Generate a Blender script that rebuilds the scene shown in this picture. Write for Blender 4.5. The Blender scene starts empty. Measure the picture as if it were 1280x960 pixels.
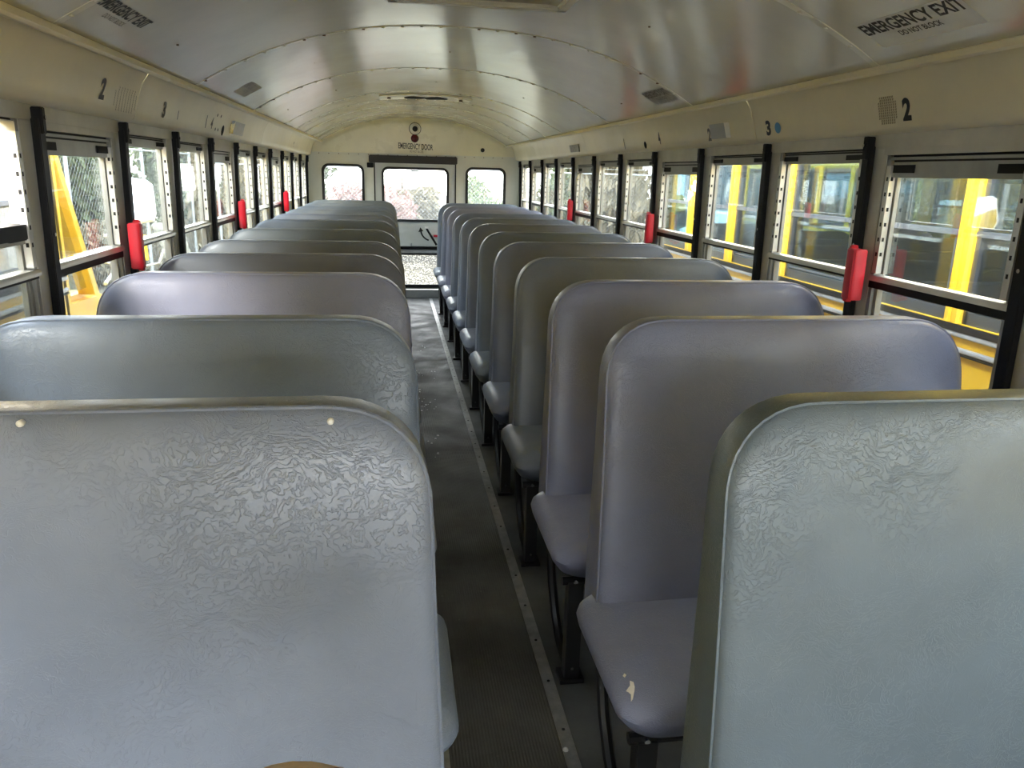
import bpy, bmesh, math, random
from mathutils import Vector, Matrix
PI = math.pi
SC = bpy.context.scene
COL = SC.collection
random.seed(11)

# ------------------------------------------------------------------ materials
def mat(name):
    m = bpy.data.materials.new(name); m.use_nodes = True
    nt = m.node_tree
    return m, nt, nt.nodes['Principled BSDF']
def setin(b, **k):
    for n, v in k.items():
        n = n.replace('_', ' ')
        if n in b.inputs: b.inputs[n].default_value = v
def noise(nt, scale, detail=4, rough=.5, coord='Object', stretch=None):
    tc = nt.nodes.new('ShaderNodeTexCoord'); n = nt.nodes.new('ShaderNodeTexNoise')
    n.inputs['Scale'].default_value = scale; n.inputs['Detail'].default_value = detail
    n.inputs['Roughness'].default_value = rough
    if stretch:
        mp = nt.nodes.new('ShaderNodeMapping'); mp.inputs['Scale'].default_value = stretch
        nt.links.new(tc.outputs[coord], mp.inputs['Vector']); nt.links.new(mp.outputs[0], n.inputs['Vector'])
    else: nt.links.new(tc.outputs[coord], n.inputs['Vector'])
    return n.outputs['Fac']
def ramp(nt, fac, stops):
    r = nt.nodes.new('ShaderNodeValToRGB'); e = r.color_ramp.elements
    while len(e) < len(stops): e.new(.5)
    for el, (p, c) in zip(e, stops):
        el.position = p; el.color = (c[0], c[1], c[2], 1) if not isinstance(c, (int, float)) else (c, c, c, 1)
    nt.links.new(fac, r.inputs[0]); return r.outputs['Color']
def bump(nt, b, height, strength, dist=.01, prev=None):
    bp = nt.nodes.new('ShaderNodeBump'); bp.inputs['Strength'].default_value = strength
    bp.inputs['Distance'].default_value = dist
    nt.links.new(height, bp.inputs['Height'])
    if prev: nt.links.new(prev, bp.inputs['Normal'])
    if b: nt.links.new(bp.outputs[0], b.inputs['Normal'])
    return bp.outputs[0]
def plain(name, col, rough=.5, metal=0., spec=.5, var=.12, scale=9, bmp=0, bscale=60, coat=0):
    m, nt, b = mat(name)
    setin(b, Roughness=rough, Metallic=metal, Specular_IOR_Level=spec, Coat_Weight=coat)
    f = noise(nt, scale, 5, .6)
    lo = [c * (1 - var) for c in col]; hi = [min(1, c * (1 + var)) for c in col]
    nt.links.new(ramp(nt, f, [(.3, lo), (.7, hi)]), b.inputs['Base Color'])
    if bmp: bump(nt, b, noise(nt, bscale, 4), bmp, .003)
    return m
M = {}
def seat_vinyl():
    m, nt, b = mat('seat_vinyl')
    setin(b, Roughness=.36, Specular_IOR_Level=.6)
    oi = nt.nodes.new('ShaderNodeObjectInfo')
    f = noise(nt, 5, 5, .6)
    r = ramp(nt, f, [(.3, .88), (.72, 1.08)])
    mx = nt.nodes.new('ShaderNodeMix'); mx.data_type = 'RGBA'; mx.blend_type = 'MULTIPLY'; mx.inputs[0].default_value = 1
    nt.links.new(oi.outputs['Color'], mx.inputs[6]); nt.links.new(r, mx.inputs[7])
    nt.links.new(mx.outputs[2], b.inputs['Base Color'])
    tc = nt.nodes.new('ShaderNodeTexCoord')
    # creases: stretched, warped ridges in patches
    wn = nt.nodes.new('ShaderNodeTexNoise'); wn.inputs['Scale'].default_value = 9; wn.inputs['Detail'].default_value = 4
    nt.links.new(tc.outputs['Object'], wn.inputs['Vector'])
    ad = nt.nodes.new('ShaderNodeMix'); ad.data_type = 'RGBA'; ad.blend_type = 'ADD'; ad.inputs[0].default_value = .22
    nt.links.new(tc.outputs['Object'], ad.inputs[6]); nt.links.new(wn.outputs['Color'], ad.inputs[7])
    mp = nt.nodes.new('ShaderNodeMapping'); mp.inputs['Rotation'].default_value = (0, .6, 0); mp.inputs['Scale'].default_value = (42, 42, 150)
    nt.links.new(ad.outputs[2], mp.inputs['Vector'])
    vo = nt.nodes.new('ShaderNodeTexNoise'); vo.inputs['Scale'].default_value = 1.0; vo.inputs['Detail'].default_value = 3
    nt.links.new(mp.outputs[0], vo.inputs['Vector'])
    cr = ramp(nt, vo.outputs['Fac'], [(.46, 0.), (.5, 1.), (.54, 0.)])
    patch = ramp(nt, noise(nt, 4.5, 3, .5), [(.36, .1), (.6, 1.)])
    mm = nt.nodes.new('ShaderNodeMath'); mm.operation = 'MULTIPLY'
    nt.links.new(cr, mm.inputs[0]); nt.links.new(patch, mm.inputs[1])
    n1 = bump(nt, None, mm.outputs[0], .6, .0010)
    n2 = bump(nt, None, noise(nt, 420, 2), .22, .0006, n1)
    bump(nt, b, noise(nt, 3.2, 3), .35, .02, n2)
    return m
def ceiling_paint(name, col, rough, wob, scl=(1, 1, 1), blot=.13):
    m, nt, b = mat(name)
    setin(b, Roughness=rough, Specular_IOR_Level=.55, Coat_Weight=.3, Coat_Roughness=rough * .75)
    f = noise(nt, 1.7, 6, .65)
    nt.links.new(ramp(nt, f, [(.3, [c * (1 - blot) for c in col]), (.7, [min(1, c * (1 + blot * .5)) for c in col])]), b.inputs['Base Color'])
    rr = ramp(nt, noise(nt, 5, 5), [(.3, rough * .8), (.75, rough * 1.3)])
    nt.links.new(rr, b.inputs['Roughness'])
    n1 = bump(nt, None, noise(nt, 2.3, 2, stretch=scl), wob, .03)
    bump(nt, b, noise(nt, 260, 2), .12, .0008, n1)
    return m
def glass(name, tint=(1, 1, 1), dirt=.1, gloss=.07, dscale=14, dcol=(.8, .82, .8), speck=0., translucent=.5, rough=.0):
    m = bpy.data.materials.new(name); m.use_nodes = True; nt = m.node_tree; nt.nodes.clear()
    out = nt.nodes.new('ShaderNodeOutputMaterial')
    tr = nt.nodes.new('ShaderNodeBsdfTransparent'); tr.inputs[0].default_value = (*tint, 1)
    gl = nt.nodes.new('ShaderNodeBsdfGlossy'); gl.inputs['Roughness'].default_value = rough
    lw = nt.nodes.new('ShaderNodeLayerWeight'); lw.inputs['Blend'].default_value = .25
    mr = nt.nodes.new('ShaderNodeMapRange'); mr.inputs['To Min'].default_value = gloss; mr.inputs['To Max'].default_value = .42
    nt.links.new(lw.outputs['Fresnel'], mr.inputs['Value'])
    mx = nt.nodes.new('ShaderNodeMixShader')
    nt.links.new(mr.outputs[0], mx.inputs[0]); nt.links.new(tr.outputs[0], mx.inputs[1]); nt.links.new(gl.outputs[0], mx.inputs[2])
    df = nt.nodes.new('ShaderNodeBsdfDiffuse'); df.inputs[0].default_value = (*dcol, 1)
    tl = nt.nodes.new('ShaderNodeBsdfTranslucent'); tl.inputs[0].default_value = (*dcol, 1)
    dm = nt.nodes.new('ShaderNodeMixShader'); dm.inputs[0].default_value = translucent
    nt.links.new(df.outputs[0], dm.inputs[1]); nt.links.new(tl.outputs[0], dm.inputs[2])
    f = ramp(nt, noise(nt, dscale, 6, .7), [(.35, dirt * .45), (.7, dirt * 1.6)])
    if speck:
        s = ramp(nt, noise(nt, 95, 2, .6), [(.55, 0.), (.66, speck)])
        ad = nt.nodes.new('ShaderNodeMath'); ad.operation = 'ADD'; nt.links.new(f, ad.inputs[0]); nt.links.new(s, ad.inputs[1]); f = ad.outputs[0]
    m2 = nt.nodes.new('ShaderNodeMixShader')
    nt.links.new(f, m2.inputs[0]); nt.links.new(mx.outputs[0], m2.inputs[1]); nt.links.new(dm.outputs[0], m2.inputs[2])
    nt.links.new(m2.outputs[0], out.inputs[0])
    return m
def floor_mat(name, col, ribs, rough):
    m, nt, b = mat(name); setin(b, Roughness=rough, Specular_IOR_Level=.5)
    f = noise(nt, 3.5, 8, .7); g = ramp(nt, f, [(.3, [c * .7 for c in col]), (.75, [c * 1.5 for c in col])])
    sp = ramp(nt, noise(nt, 60, 4, .7), [(.66, 0.), (.74, 1.)])
    mx = nt.nodes.new('ShaderNodeMix'); mx.data_type = 'RGBA'
    nt.links.new(sp, mx.inputs[0]); nt.links.new(g, mx.inputs[6]); mx.inputs[7].default_value = (col[0] * 2.2, col[1] * 2.2, col[2] * 2.1, 1)
    nt.links.new(mx.outputs[2], b.inputs['Base Color'])
    nt.links.new(ramp(nt, noise(nt, 6, 5), [(.3, rough * .7), (.7, min(1, rough * 1.4))]), b.inputs['Roughness'])
    n = None
    if ribs:
        tc = nt.nodes.new('ShaderNodeTexCoord'); w = nt.nodes.new('ShaderNodeTexWave'); w.bands_direction = 'X'
        w.inputs['Scale'].default_value = 38; nt.links.new(tc.outputs['Object'], w.inputs['Vector'])
        n = bump(nt, None, w.outputs['Fac'], .6, .002)
    bump(nt, b, noise(nt, 8, 6), .25, .004, n)
    return m
def leaf_mat(name, cols, tl=.35):
    m, nt, b = mat(name); setin(b, Roughness=.6)
    f = noise(nt, 5.5, 4, .8)
    c = ramp(nt, f, [(.28 + .44 * i / max(1, len(cols) - 1), cc) for i, cc in enumerate(cols)])
    nt.links.new(c, b.inputs['Base Color'])
    t = nt.nodes.new('ShaderNodeBsdfTranslucent'); nt.links.new(c, t.inputs[0])
    mx = nt.nodes.new('ShaderNodeMixShader'); mx.inputs[0].default_value = tl
    nt.links.new(b.outputs[0], mx.inputs[1]); nt.links.new(t.outputs[0], mx.inputs[2])
    nt.links.new(mx.outputs[0], nt.nodes['Material Output'].inputs[0])
    return m

M['vinyl'] = seat_vinyl()
M['ceiling'] = ceiling_paint('ceiling_paint', (.70, .675, .585), .15, .22, (1.0, .25, 1))
M['seam'] = ceiling_paint('seam_paint', (.80, .78, .68), .25, .1)  # lighter than the ceiling, painting a highlight along the seam edges
M['header'] = ceiling_paint('header_paint', (.82, .755, .56), .42, .15)
M['rearcream'] = ceiling_paint('rear_cream', (.74, .70, .50), .3, .2)
M['wallpaint'] = ceiling_paint('wall_paint', (.66, .66, .57), .4, .15)
M['doorpaint'] = ceiling_paint('door_paint', (.62, .64, .60), .35, .15)
M['greypanel'] = plain('grey_panel', (.52, .51, .46), .45, .1, var=.12)
M['black'] = plain('black_paint', (.005, .005, .006), .5, spec=.22, var=.3)
M['blackmetal'] = plain('black_leg_metal', (.012, .012, .013), .28, var=.3)
M['rubber'] = plain('black_rubber', (.012, .013, .013), .6)
M['pad'] = plain('padded_black_vinyl', (.030, .027, .028), .55, bmp=.2)
M['alu'] = plain('aluminium', (.60, .59, .56), .38, .75, var=.12)
M['aludull'] = plain('aluminium_frame', (.33, .33, .31), .45, .5, var=.15)
M['column'] = plain('painted_column', (.60, .59, .54), .42, .15, var=.06)
M['strip'] = plain('floor_strip_metal', (.42, .42, .40), .35, .6, var=.25, scale=30)
M['slot'] = plain('slot_black', (.008, .008, .008), .8)
M['red'] = plain('red_plastic', (.62, .006, .022), .36, var=.1)
M['redlamp'] = plain('dark_red_lens', (.10, .004, .012), .15)
M['white'] = plain('white_plastic', (.75, .74, .70), .4)
M['tan'] = plain('worn_tan_leather', (.50, .39, .30), .6, var=.25, scale=40, bmp=.4)
M['ink'] = plain('black_ink', (.012, .012, .012), .5, var=.2, scale=60)
M['fadedink'] = plain('faded_ink', (.16, .15, .13), .6, var=.5, scale=90)
M['sticker'] = plain('silver_sticker', (.85, .86, .85), .45, var=.08)
M['oldsticker'] = plain('worn_sticker', (.36, .35, .34), .5, var=.3, scale=50)
M['grilleshade'] = plain('grille_hole_shade', (.36, .32, .22), .7)  # shade of the holes, painted as dots in the header's shadow colour
M['blue'] = plain('blue_sticker', (.10, .32, .62), .5)
M['greyplate'] = plain('grey_plate', (.36, .36, .35), .4)
M['chrome'] = plain('chrome', (.8, .8, .8), .12, 1.0, var=.03)
M['rust'] = plain('rusty_hole', (.13, .07, .03), .8, var=.5, scale=60)
M['foam'] = plain('exposed_foam', (.80, .76, .70), .9, bmp=.4)
M['floor'] = floor_mat('side_floor_rubber', (.092, .095, .092), False, .5)
M['mat'] = floor_mat('aisle_ribbed_rubber', (.076, .072, .060), True, .48)
M['glass'] = glass('side_window_glass', (.88, .91, .91), .008, .014, 7)
M['dirtyglass'] = glass('rear_window_glass', (.90, .92, .91), .035, .04, 30, (.95, .95, .93), .06, .6)
M['obscure'] = glass('lower_door_glass', (.92, .93, .92), .04, .04, 60, (.95, .95, .93), .10, .7)
nt = M['obscure'].node_tree
vo = nt.nodes.new('ShaderNodeTexVoronoi'); vo.inputs['Scale'].default_value = 62
tc_ = nt.nodes.new('ShaderNodeTexCoord'); mp_ = nt.nodes.new('ShaderNodeMapping'); mp_.inputs['Scale'].default_value = (.8, 1, 1.5)
nt.links.new(tc_.outputs['Object'], mp_.inputs['Vector']); nt.links.new(mp_.outputs[0], vo.inputs['Vector'])
cc = ramp(nt, vo.outputs['Distance'], [(.22, .95), (.62, .42)])
nt.links.new(cc, [n for n in nt.nodes if n.type == 'BSDF_TRANSPARENT'][0].inputs[0])
M['frontglass'] = glass('windshield_glass', (.97, .98, .98), .02, .04, 5)
M['busglass'] = glass('bus_window_tinted', (.62, .72, .76), .02, .05, 4, (.5, .55, .55), 0, .2)
M['yellow'] = plain('school_bus_yellow', (.86, .53, .025), .35, var=.06, coat=.3)
M['busdark'] = plain('bus_interior_dark', (.022, .028, .036), .7)
M['bustan'] = plain('bus_interior_header', (.34, .25, .15), .6)
M['busbrown'] = plain('bus_interior_post', (.28, .17, .07), .6)
M['busframe'] = plain('bus_window_frame', (.075, .085, .10), .4, .4)
M['railbright'] = plain('bright_rub_rail', (.42, .44, .48), .3, .3)
M['skyglareglass'] = glass('bus_glass_sky_glare', (.8, .82, .82), .42, .05, 5, (.85, .85, .85), 0, .3)  # pale diffuse film paints the white sky reflection into the left bus panes
M['buschrome'] = plain('rub_rail_grey', (.10, .112, .13), .45, 0)
M['bark'] = plain('bark', (.16, .12, .08), .9, var=.3, bmp=.5)
M['galv'] = plain('galvanised_steel', (.26, .28, .29), .5, .3)
M['whitebody'] = plain('white_body_paint', (.80, .80, .79), .3, coat=.3, var=.03)
M['mirrorback'] = plain('mirror_white_shell', (.80, .82, .84), .35, var=.03)
M['mirrorglass'] = plain('mirror_face', (.85, .88, .9), .05, 1.0, var=.02)
M['ground'] = plain('dry_grass_ground', (.13, .115, .075), .95, var=.4, scale=4, bmp=.6, bscale=20)
M['leafg'] = leaf_mat('leaves_green', [(.020, .035, .012), (.07, .10, .035), (.15, .16, .075)])
M['leafy'] = leaf_mat('leaves_dry', [(.06, .05, .028), (.14, .115, .065), (.26, .22, .14)])
M['leafp'] = leaf_mat('leaves_reddish', [(.08, .08, .04), (.18, .08, .08), (.20, .18, .12)])

# ------------------------------------------------------------------ helpers
class MB:
    def __init__(s): s.v = []; s.f = []; s.mi = []; s.mats = []
    def _m(s, m):
        if m not in s.mats: s.mats.append(m)
        return s.mats.index(m)
    def add(s, vs, fs, m):
        b = len(s.v); s.v += [tuple(v) for v in vs]; s.f += [tuple(b + i for i in f) for f in fs]; s.mi += [s._m(m)] * len(fs)
        return s
    def box(s, a, b, m):
        x0, x1 = sorted((a[0], b[0])); y0, y1 = sorted((a[1], b[1])); z0, z1 = sorted((a[2], b[2]))
        vs = [(x, y, z) for x in (x0, x1) for y in (y0, y1) for z in (z0, z1)]
        return s.add(vs, [(0, 1, 3, 2), (4, 6, 7, 5), (0, 4, 5, 1), (2, 3, 7, 6), (0, 2, 6, 4), (1, 5, 7, 3)], m)
    def prism(s, poly, axis, a, b, m):
        def p(u, v, w):
            return {0: (w, u, v), 1: (u, w, v), 2: (u, v, w)}[axis]
        n = len(poly); vs = [p(u, v, a) for u, v in poly] + [p(u, v, b) for u, v in poly]
        fs = [tuple(range(n)), tuple(range(2 * n - 1, n - 1, -1))] + [(i, (i + 1) % n, n + (i + 1) % n, n + i) for i in range(n)]
        return s.add(vs, fs, m)
    def tube(s, pts, r, m, n=8, closed=False):
        pts = [Vector(p) for p in pts]; rs = r if isinstance(r, (list, tuple)) else [r] * len(pts)
        vs = []; prev = None
        for i, p in enumerate(pts):
            if closed: d = pts[(i + 1) % len(pts)] - pts[i - 1]
            else: d = pts[min(i + 1, len(pts) - 1)] - pts[max(i - 1, 0)]
            d.normalize()
            if prev is None:
                u = d.orthogonal().normalized()
            else:
                u = (prev - d * prev.dot(d)).normalized()
            prev = u; w = d.cross(u)
            vs += [p + (u * math.cos(2 * PI * k / n) + w * math.sin(2 * PI * k / n)) * rs[i] for k in range(n)]
        L = len(pts); fs = []
        for i in range(L if closed else L - 1):
            j = (i + 1) % L
            fs += [(i * n + k, i * n + (k + 1) % n, j * n + (k + 1) % n, j * n + k) for k in range(n)]
        if not closed: fs += [tuple(range(n - 1, -1, -1)), tuple((L - 1) * n + k for k in range(n))]
        return s.add(vs, fs, m)
    def disc(s, c, nrm, r, h, m, n=20):
        c = Vector(c); nrm = Vector(nrm).normalized()
        return s.tube([c, c + nrm * h], r, m, n)
    def lathe(s, c, nrm, prof, m, n=24):
        c = Vector(c); nrm = Vector(nrm).normalized()
        u = nrm.orthogonal().normalized(); w = nrm.cross(u); vs = []
        for r, h in prof: vs += [c + nrm * h + (u * math.cos(2 * PI * k / n) + w * math.sin(2 * PI * k / n)) * r for k in range(n)]
        fs = [(i * n + k, i * n + (k + 1) % n, (i + 1) * n + (k + 1) % n, (i + 1) * n + k) for i in range(len(prof) - 1) for k in range(n)]
        fs += [tuple(range(n - 1, -1, -1)), tuple((len(prof) - 1) * n + k for k in range(n))]
        return s.add(vs, fs, m)
    def mesh(s, name, smooth=True, bevel=0, loc=None):
        me = bpy.data.meshes.new(name)
        vs = s.v if loc is None else [tuple(Vector(v) - Vector(loc)) for v in s.v]
        me.from_pydata(vs, [], s.f)
        for m in s.mats: me.materials.append(m)
        for p, i in zip(me.polygons, s.mi): p.material_index = i
        bm = bmesh.new(); bm.from_mesh(me); bmesh.ops.recalc_face_normals(bm, faces=bm.faces)
        if bevel:
            eds = [e for e in bm.edges if e.is_manifold and e.calc_face_angle(0) > .6]
            bmesh.ops.bevel(bm, geom=eds, offset=bevel, segments=2, affect='EDGES', clamp_overlap=True)
        bm.to_mesh(me); bm.free()
        if smooth:
            me.polygons.foreach_set('use_smooth', [True] * len(me.polygons))
            me.set_sharp_from_angle(angle=math.radians(42))
        return me
    def build(s, name, parent=None, smooth=True, bevel=0, loc=(0, 0, 0)):
        o = bpy.data.objects.new(name, s.mesh(name, smooth, bevel, loc)); COL.objects.link(o)
        if parent is not None:
            o.parent = parent
            if loc != (0, 0, 0): o.location = loc
        else: o.location = loc
        return o
def tag(o, label=None, cat=None, group=None, kind=None):
    if label: o['label'] = label
    if cat: o['category'] = cat
    if group: o['group'] = group
    if kind: o['kind'] = kind
    return o
def empty(name, loc=(0, 0, 0)):
    o = bpy.data.objects.new(name, None); o.empty_display_size = .1; COL.objects.link(o); o.location = loc; return o
def copy_tree(o, parent=None):
    c = o.copy(); COL.objects.link(c)
    if parent is not None: c.parent = parent
    for ch in KIDS.get(o.name, []): copy_tree_child(ch, c)
    return c
KIDS = {}
def adopt(ch, parent): KIDS.setdefault(parent.name, []).append(ch); return ch
def copy_tree_child(o, parent):
    c = o.copy(); COL.objects.link(c); c.parent = parent
    for ch in KIDS.get(o.name, []): copy_tree_child(ch, c)
    return c
def rrect(x0, x1, z0, z1, r, n=6):
    pts = []
    for cx, cz, a0 in ((x1 - r, z1 - r, 0), (x0 + r, z1 - r, PI / 2), (x0 + r, z0 + r, PI), (x1 - r, z0 + r, 1.5 * PI)):
        for i in range(n + 1):
            a = a0 + PI / 2 * i / n; pts.append((cx + r * math.cos(a), cz + r * math.sin(a)))
    return pts
def plate(name, polys, y0, y1, m, parent=None, loc=(0, 0, 0)):
    """flat plate in the XZ plane with holes: polys[0] outline, others holes"""
    cu = bpy.data.curves.new(name, 'CURVE'); cu.dimensions = '2D'; cu.fill_mode = 'BOTH'; cu.extrude = abs(y1 - y0) / 2
    for pl in polys:
        sp = cu.splines.new('POLY'); sp.points.add(len(pl) - 1); sp.use_cyclic_u = True
        for p, (x, z) in zip(sp.points, pl): p.co = (x, z, 0, 1)
    t = bpy.data.objects.new('tmp', cu); COL.objects.link(t)
    dg = bpy.context.evaluated_depsgraph_get(); me = bpy.data.meshes.new_from_object(t.evaluated_get(dg))
    bpy.data.objects.remove(t); bpy.data.curves.remove(cu)
    ym = (y0 + y1) / 2
    for v in me.vertices: v.co = Vector((v.co.x, ym - v.co.z, v.co.y)) - Vector(loc)
    me.materials.clear(); me.materials.append(m); me.name = name
    bm = bmesh.new(); bm.from_mesh(me); bmesh.ops.remove_doubles(bm, verts=bm.verts, dist=1e-5); bmesh.ops.recalc_face_normals(bm, faces=bm.faces); bm.to_mesh(me); bm.free()
    o = bpy.data.objects.new(name, me); COL.objects.link(o); o.location = loc
    if parent is not None: o.parent = parent
    return o
def text_mesh(txt, height, width, m, ext=.0004, bold=.0):
    """letters scaled to a cap height and total width; returns (verts, faces)"""
    cu = bpy.data.curves.new('t', 'FONT'); cu.body = txt; cu.size = 1; cu.align_x = 'CENTER'; cu.offset = bold
    t = bpy.data.objects.new('tmp', cu); COL.objects.link(t)
    dg = bpy.context.evaluated_depsgraph_get(); me = bpy.data.meshes.new_from_object(t.evaluated_get(dg))
    bpy.data.objects.remove(t); bpy.data.curves.remove(cu)
    xs = [v.co.x for v in me.vertices]; ys = [v.co.y for v in me.vertices]
    x0, x1, y0, y1 = min(xs), max(xs), min(ys), max(ys)
    vs = [((v.co.x - (x0 + x1) / 2) / (x1 - x0) * width, (v.co.y - y0) / (y1 - y0) * height) for v in me.vertices]
    fs = [tuple(p.vertices) for p in me.polygons]
    bpy.data.meshes.remove(me)
    return vs, fs
def map_text(mb, txt, h, w, f, m, bold=0., dy=0, dx=0):
    vs, fs = text_mesh(txt, h, w, m, bold=bold)
    mb.add([f(u + dx, v + dy) for u, v in vs], fs, m)

# ------------------------------------------------------------------ bus shell
YF, YR = -2.35, 8.85
BAY, P0 = .6474, 2.1775
def post_y(k): return P0 + BAY * k
CZ = lambda x: 1.955 - .258 * abs(x) ** 2.4
EMERG = {-1: {0, 3, 6, 9, -3}, 1: {-1, 2, 5, 8, -4}}   # bays with the lower, push-out window (bay k: post k..k+1)
ZS, ZT, ZTE = .80, 1.502, 1.482

fl = MB().box((-1.22, YF, -.06), (1.22, YR + .05, 0), M['floor']).build('floor', smooth=False)
tag(fl, 'dark grey rubber floor under the benches', kind='structure')
am = MB().box((-.142, YF + .3, 0), (.142, YR - .12, .006), M['mat']).build('aisle_mat', smooth=False)
tag(am, 'ribbed dark rubber mat running down the middle aisle', 'mat')
n_trim = [0]
def trim(o, label):
    n_trim[0] += 1; o.name = 'trim_%d' % n_trim[0]; return tag(o, label, kind='structure')
for s in (-1, 1):
    mb = MB(); mb.box((s * .142, YF + .3, 0), (s * .176, YR - .12, .0085), M['strip'])
    y = YF + .4
    while y < YR - .2:
        mb.disc((s * .159, y, .0084), (0, 0, 1), .0045, .0015, M['slot'], 8); y += .2
    trim(mb.build('t', smooth=False), 'thin metal strip along the %s edge of the aisle mat' % ('right' if s > 0 else 'left'))

def side_wall(s):
    mb = MB()
    mb.box((s * 1.155, YF, 0), (s * 1.202, YR, ZS), M['greypanel'])
    mb.box((s * 1.150, YF, ZT), (s * 1.202, YR, 1.72), M['greypanel'])
    for k in range(-7, 11):
        y = post_y(k)
        if y < YF: continue
        mb.box((s * 1.158, y - .048, ZS), (s * 1.190, y + .048, ZT), M['column']); mb.box((s * 1.190, y - .046, ZS), (s * 1.202, y + .046, ZT), M['yellow'])
    for k in EMERG[s]:
        if post_y(k) < YF: continue
        mb.box((s * 1.152, post_y(k) + .04, ZTE), (s * 1.200, post_y(k + 1) - .04, ZT + .01), M['greypanel'])
    mb.box((s * 1.155, post_y(10) + .03, ZS), (s * 1.225, YR, ZT), M['wallpaint'])
    o = mb.build('wall_left' if s < 0 else 'wall_right', smooth=False)
    tag(o, 'grey %s side wall of the bus between and below the windows' % ('left' if s < 0 else 'right'), kind='structure')
for s in (-1, 1): side_wall(s)

# ceiling: arched sheet with thickness
def strip_arc(mb, y0, y1, off0, off1, m, xmax=1.0, nx=40, ny=1):
    vs = []; 
    for lay in (off0, off1):
        for j in range(ny + 1):
            for i in range(nx + 1):
                x = -xmax + 2 * xmax * i / nx
                vs.append((x, y0 + (y1 - y0) * j / ny, CZ(x) - lay))
    W = nx + 1; L = W * (ny + 1); fs = []
    for j in range(ny):
        for i in range(nx):
            a = j * W + i; fs += [(a, a + 1, a + W + 1, a + W), (L + a, L + a + W, L + a + W + 1, L + a + 1)]
    for i in range(nx): fs += [(i, L + i, L + i + 1, i + 1), (ny * W + i, ny * W + i + 1, L + ny * W + i + 1, L + ny * W + i)]
    mb.add(vs, fs, m)
mb = MB()
seams = [-.6, .7, 1.99, 3.29, 4.58, 5.88, 7.17]
edges = [YF] + seams + [YR]
for a, b in zip(edges, edges[1:]):
    strip_arc(mb, a, b, 0, -.05, M['ceiling'], .998, 48, 4)
ce = mb.build('ceiling'); tag(ce, 'arched cream painted metal ceiling of the bus', kind='structure')
for i, y in enumerate(seams + [6.5, 8.05]):
    mb = MB(); minor = i >= len(seams)
    strip_arc(mb, y - (.005 if minor else .013), y + (.005 if minor else .013), .0025, -.002, M['seam'], 1.0, 48)
    x = -.96
    while x < .97:
        mb.disc((x, y, CZ(x) - .002), (0, 0, -1), .006, .004, M['rust'] if random.random() < .25 else M['seam'], 8); x += .075
    o = mb.build('rivet_seam', ce)
    if not minor:
        mb = MB(); x = -.9
        while x < .95:
            if random.random() < .75: mb.disc((x + random.uniform(-.03, .03), y + .65, CZ(x) + .001), (0, 0, -1), .004, .004, M['rust'], 8)
            x += .3
        if mb.v: mb.build('screws', ce)

# header boxes above the windows, in lengths
HP = [(1.0, 1.700), (.988, 1.694), (.988, 1.680), (1.0, 1.676), (1.004, 1.692), (1.060, 1.694), (1.080, 1.664), (1.0985, 1.620), (1.1095, 1.580), (1.116, 1.556), (1.124, 1.546), (1.149, 1.540), (1.149, 1.715)]
def header_x(z):
    z = max(1.556, min(1.662, z))
    for (xa, za), (xb, zb) in zip(HP[6:], HP[7:]):
        if zb <= z <= za: return xa + (xb - xa) * (za - z) / (za - zb)
    return 1.116
for s in (-1, 1):
    cuts = [YF, .30, 2.90, 5.55, 7.58, YR]
    for i in range(5):
        mb = MB().prism([(s * a, b) for a, b in HP], 1, cuts[i] + .0025, cuts[i + 1] - .0025, M['header'])
        trim(mb.build('t'), 'cream header panel over the %s windows, %s length' % ('right' if s > 0 else 'left', ('hidden front', 'foremost visible', 'second', 'third', 'rearmost')[i]))

# front end (behind the viewpoint)
wf = plate('wall_front', [[(-1.22, 0), (1.22, 0), (1.22, 1.72), (1.0, 1.72), (.7, 1.86), (0, 2.0), (-.7, 1.86), (-1.0, 1.72), (-1.22, 1.72)], rrect(-1.0, 1.0, .95, 1.62, .08)], YF - .05, YF, M['greypanel'])
tag(wf, 'front wall of the bus around the windshield', kind='structure')
nwin = [0]
def window_obj(label):
    nwin[0] += 1; o = empty('window_%d' % nwin[0]); return tag(o, label, kind='structure')
w = window_obj('wide windshield at the front of the bus')
plate('glass', [rrect(-1.0, 1.0, .95, 1.62, .08)], YF - .03, YF - .024, M['frontglass'], w)
MB().box((-.02, YF - .045, .95), (.02, YF - .005, 1.62), M['black']).build('center_bar', w)

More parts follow.
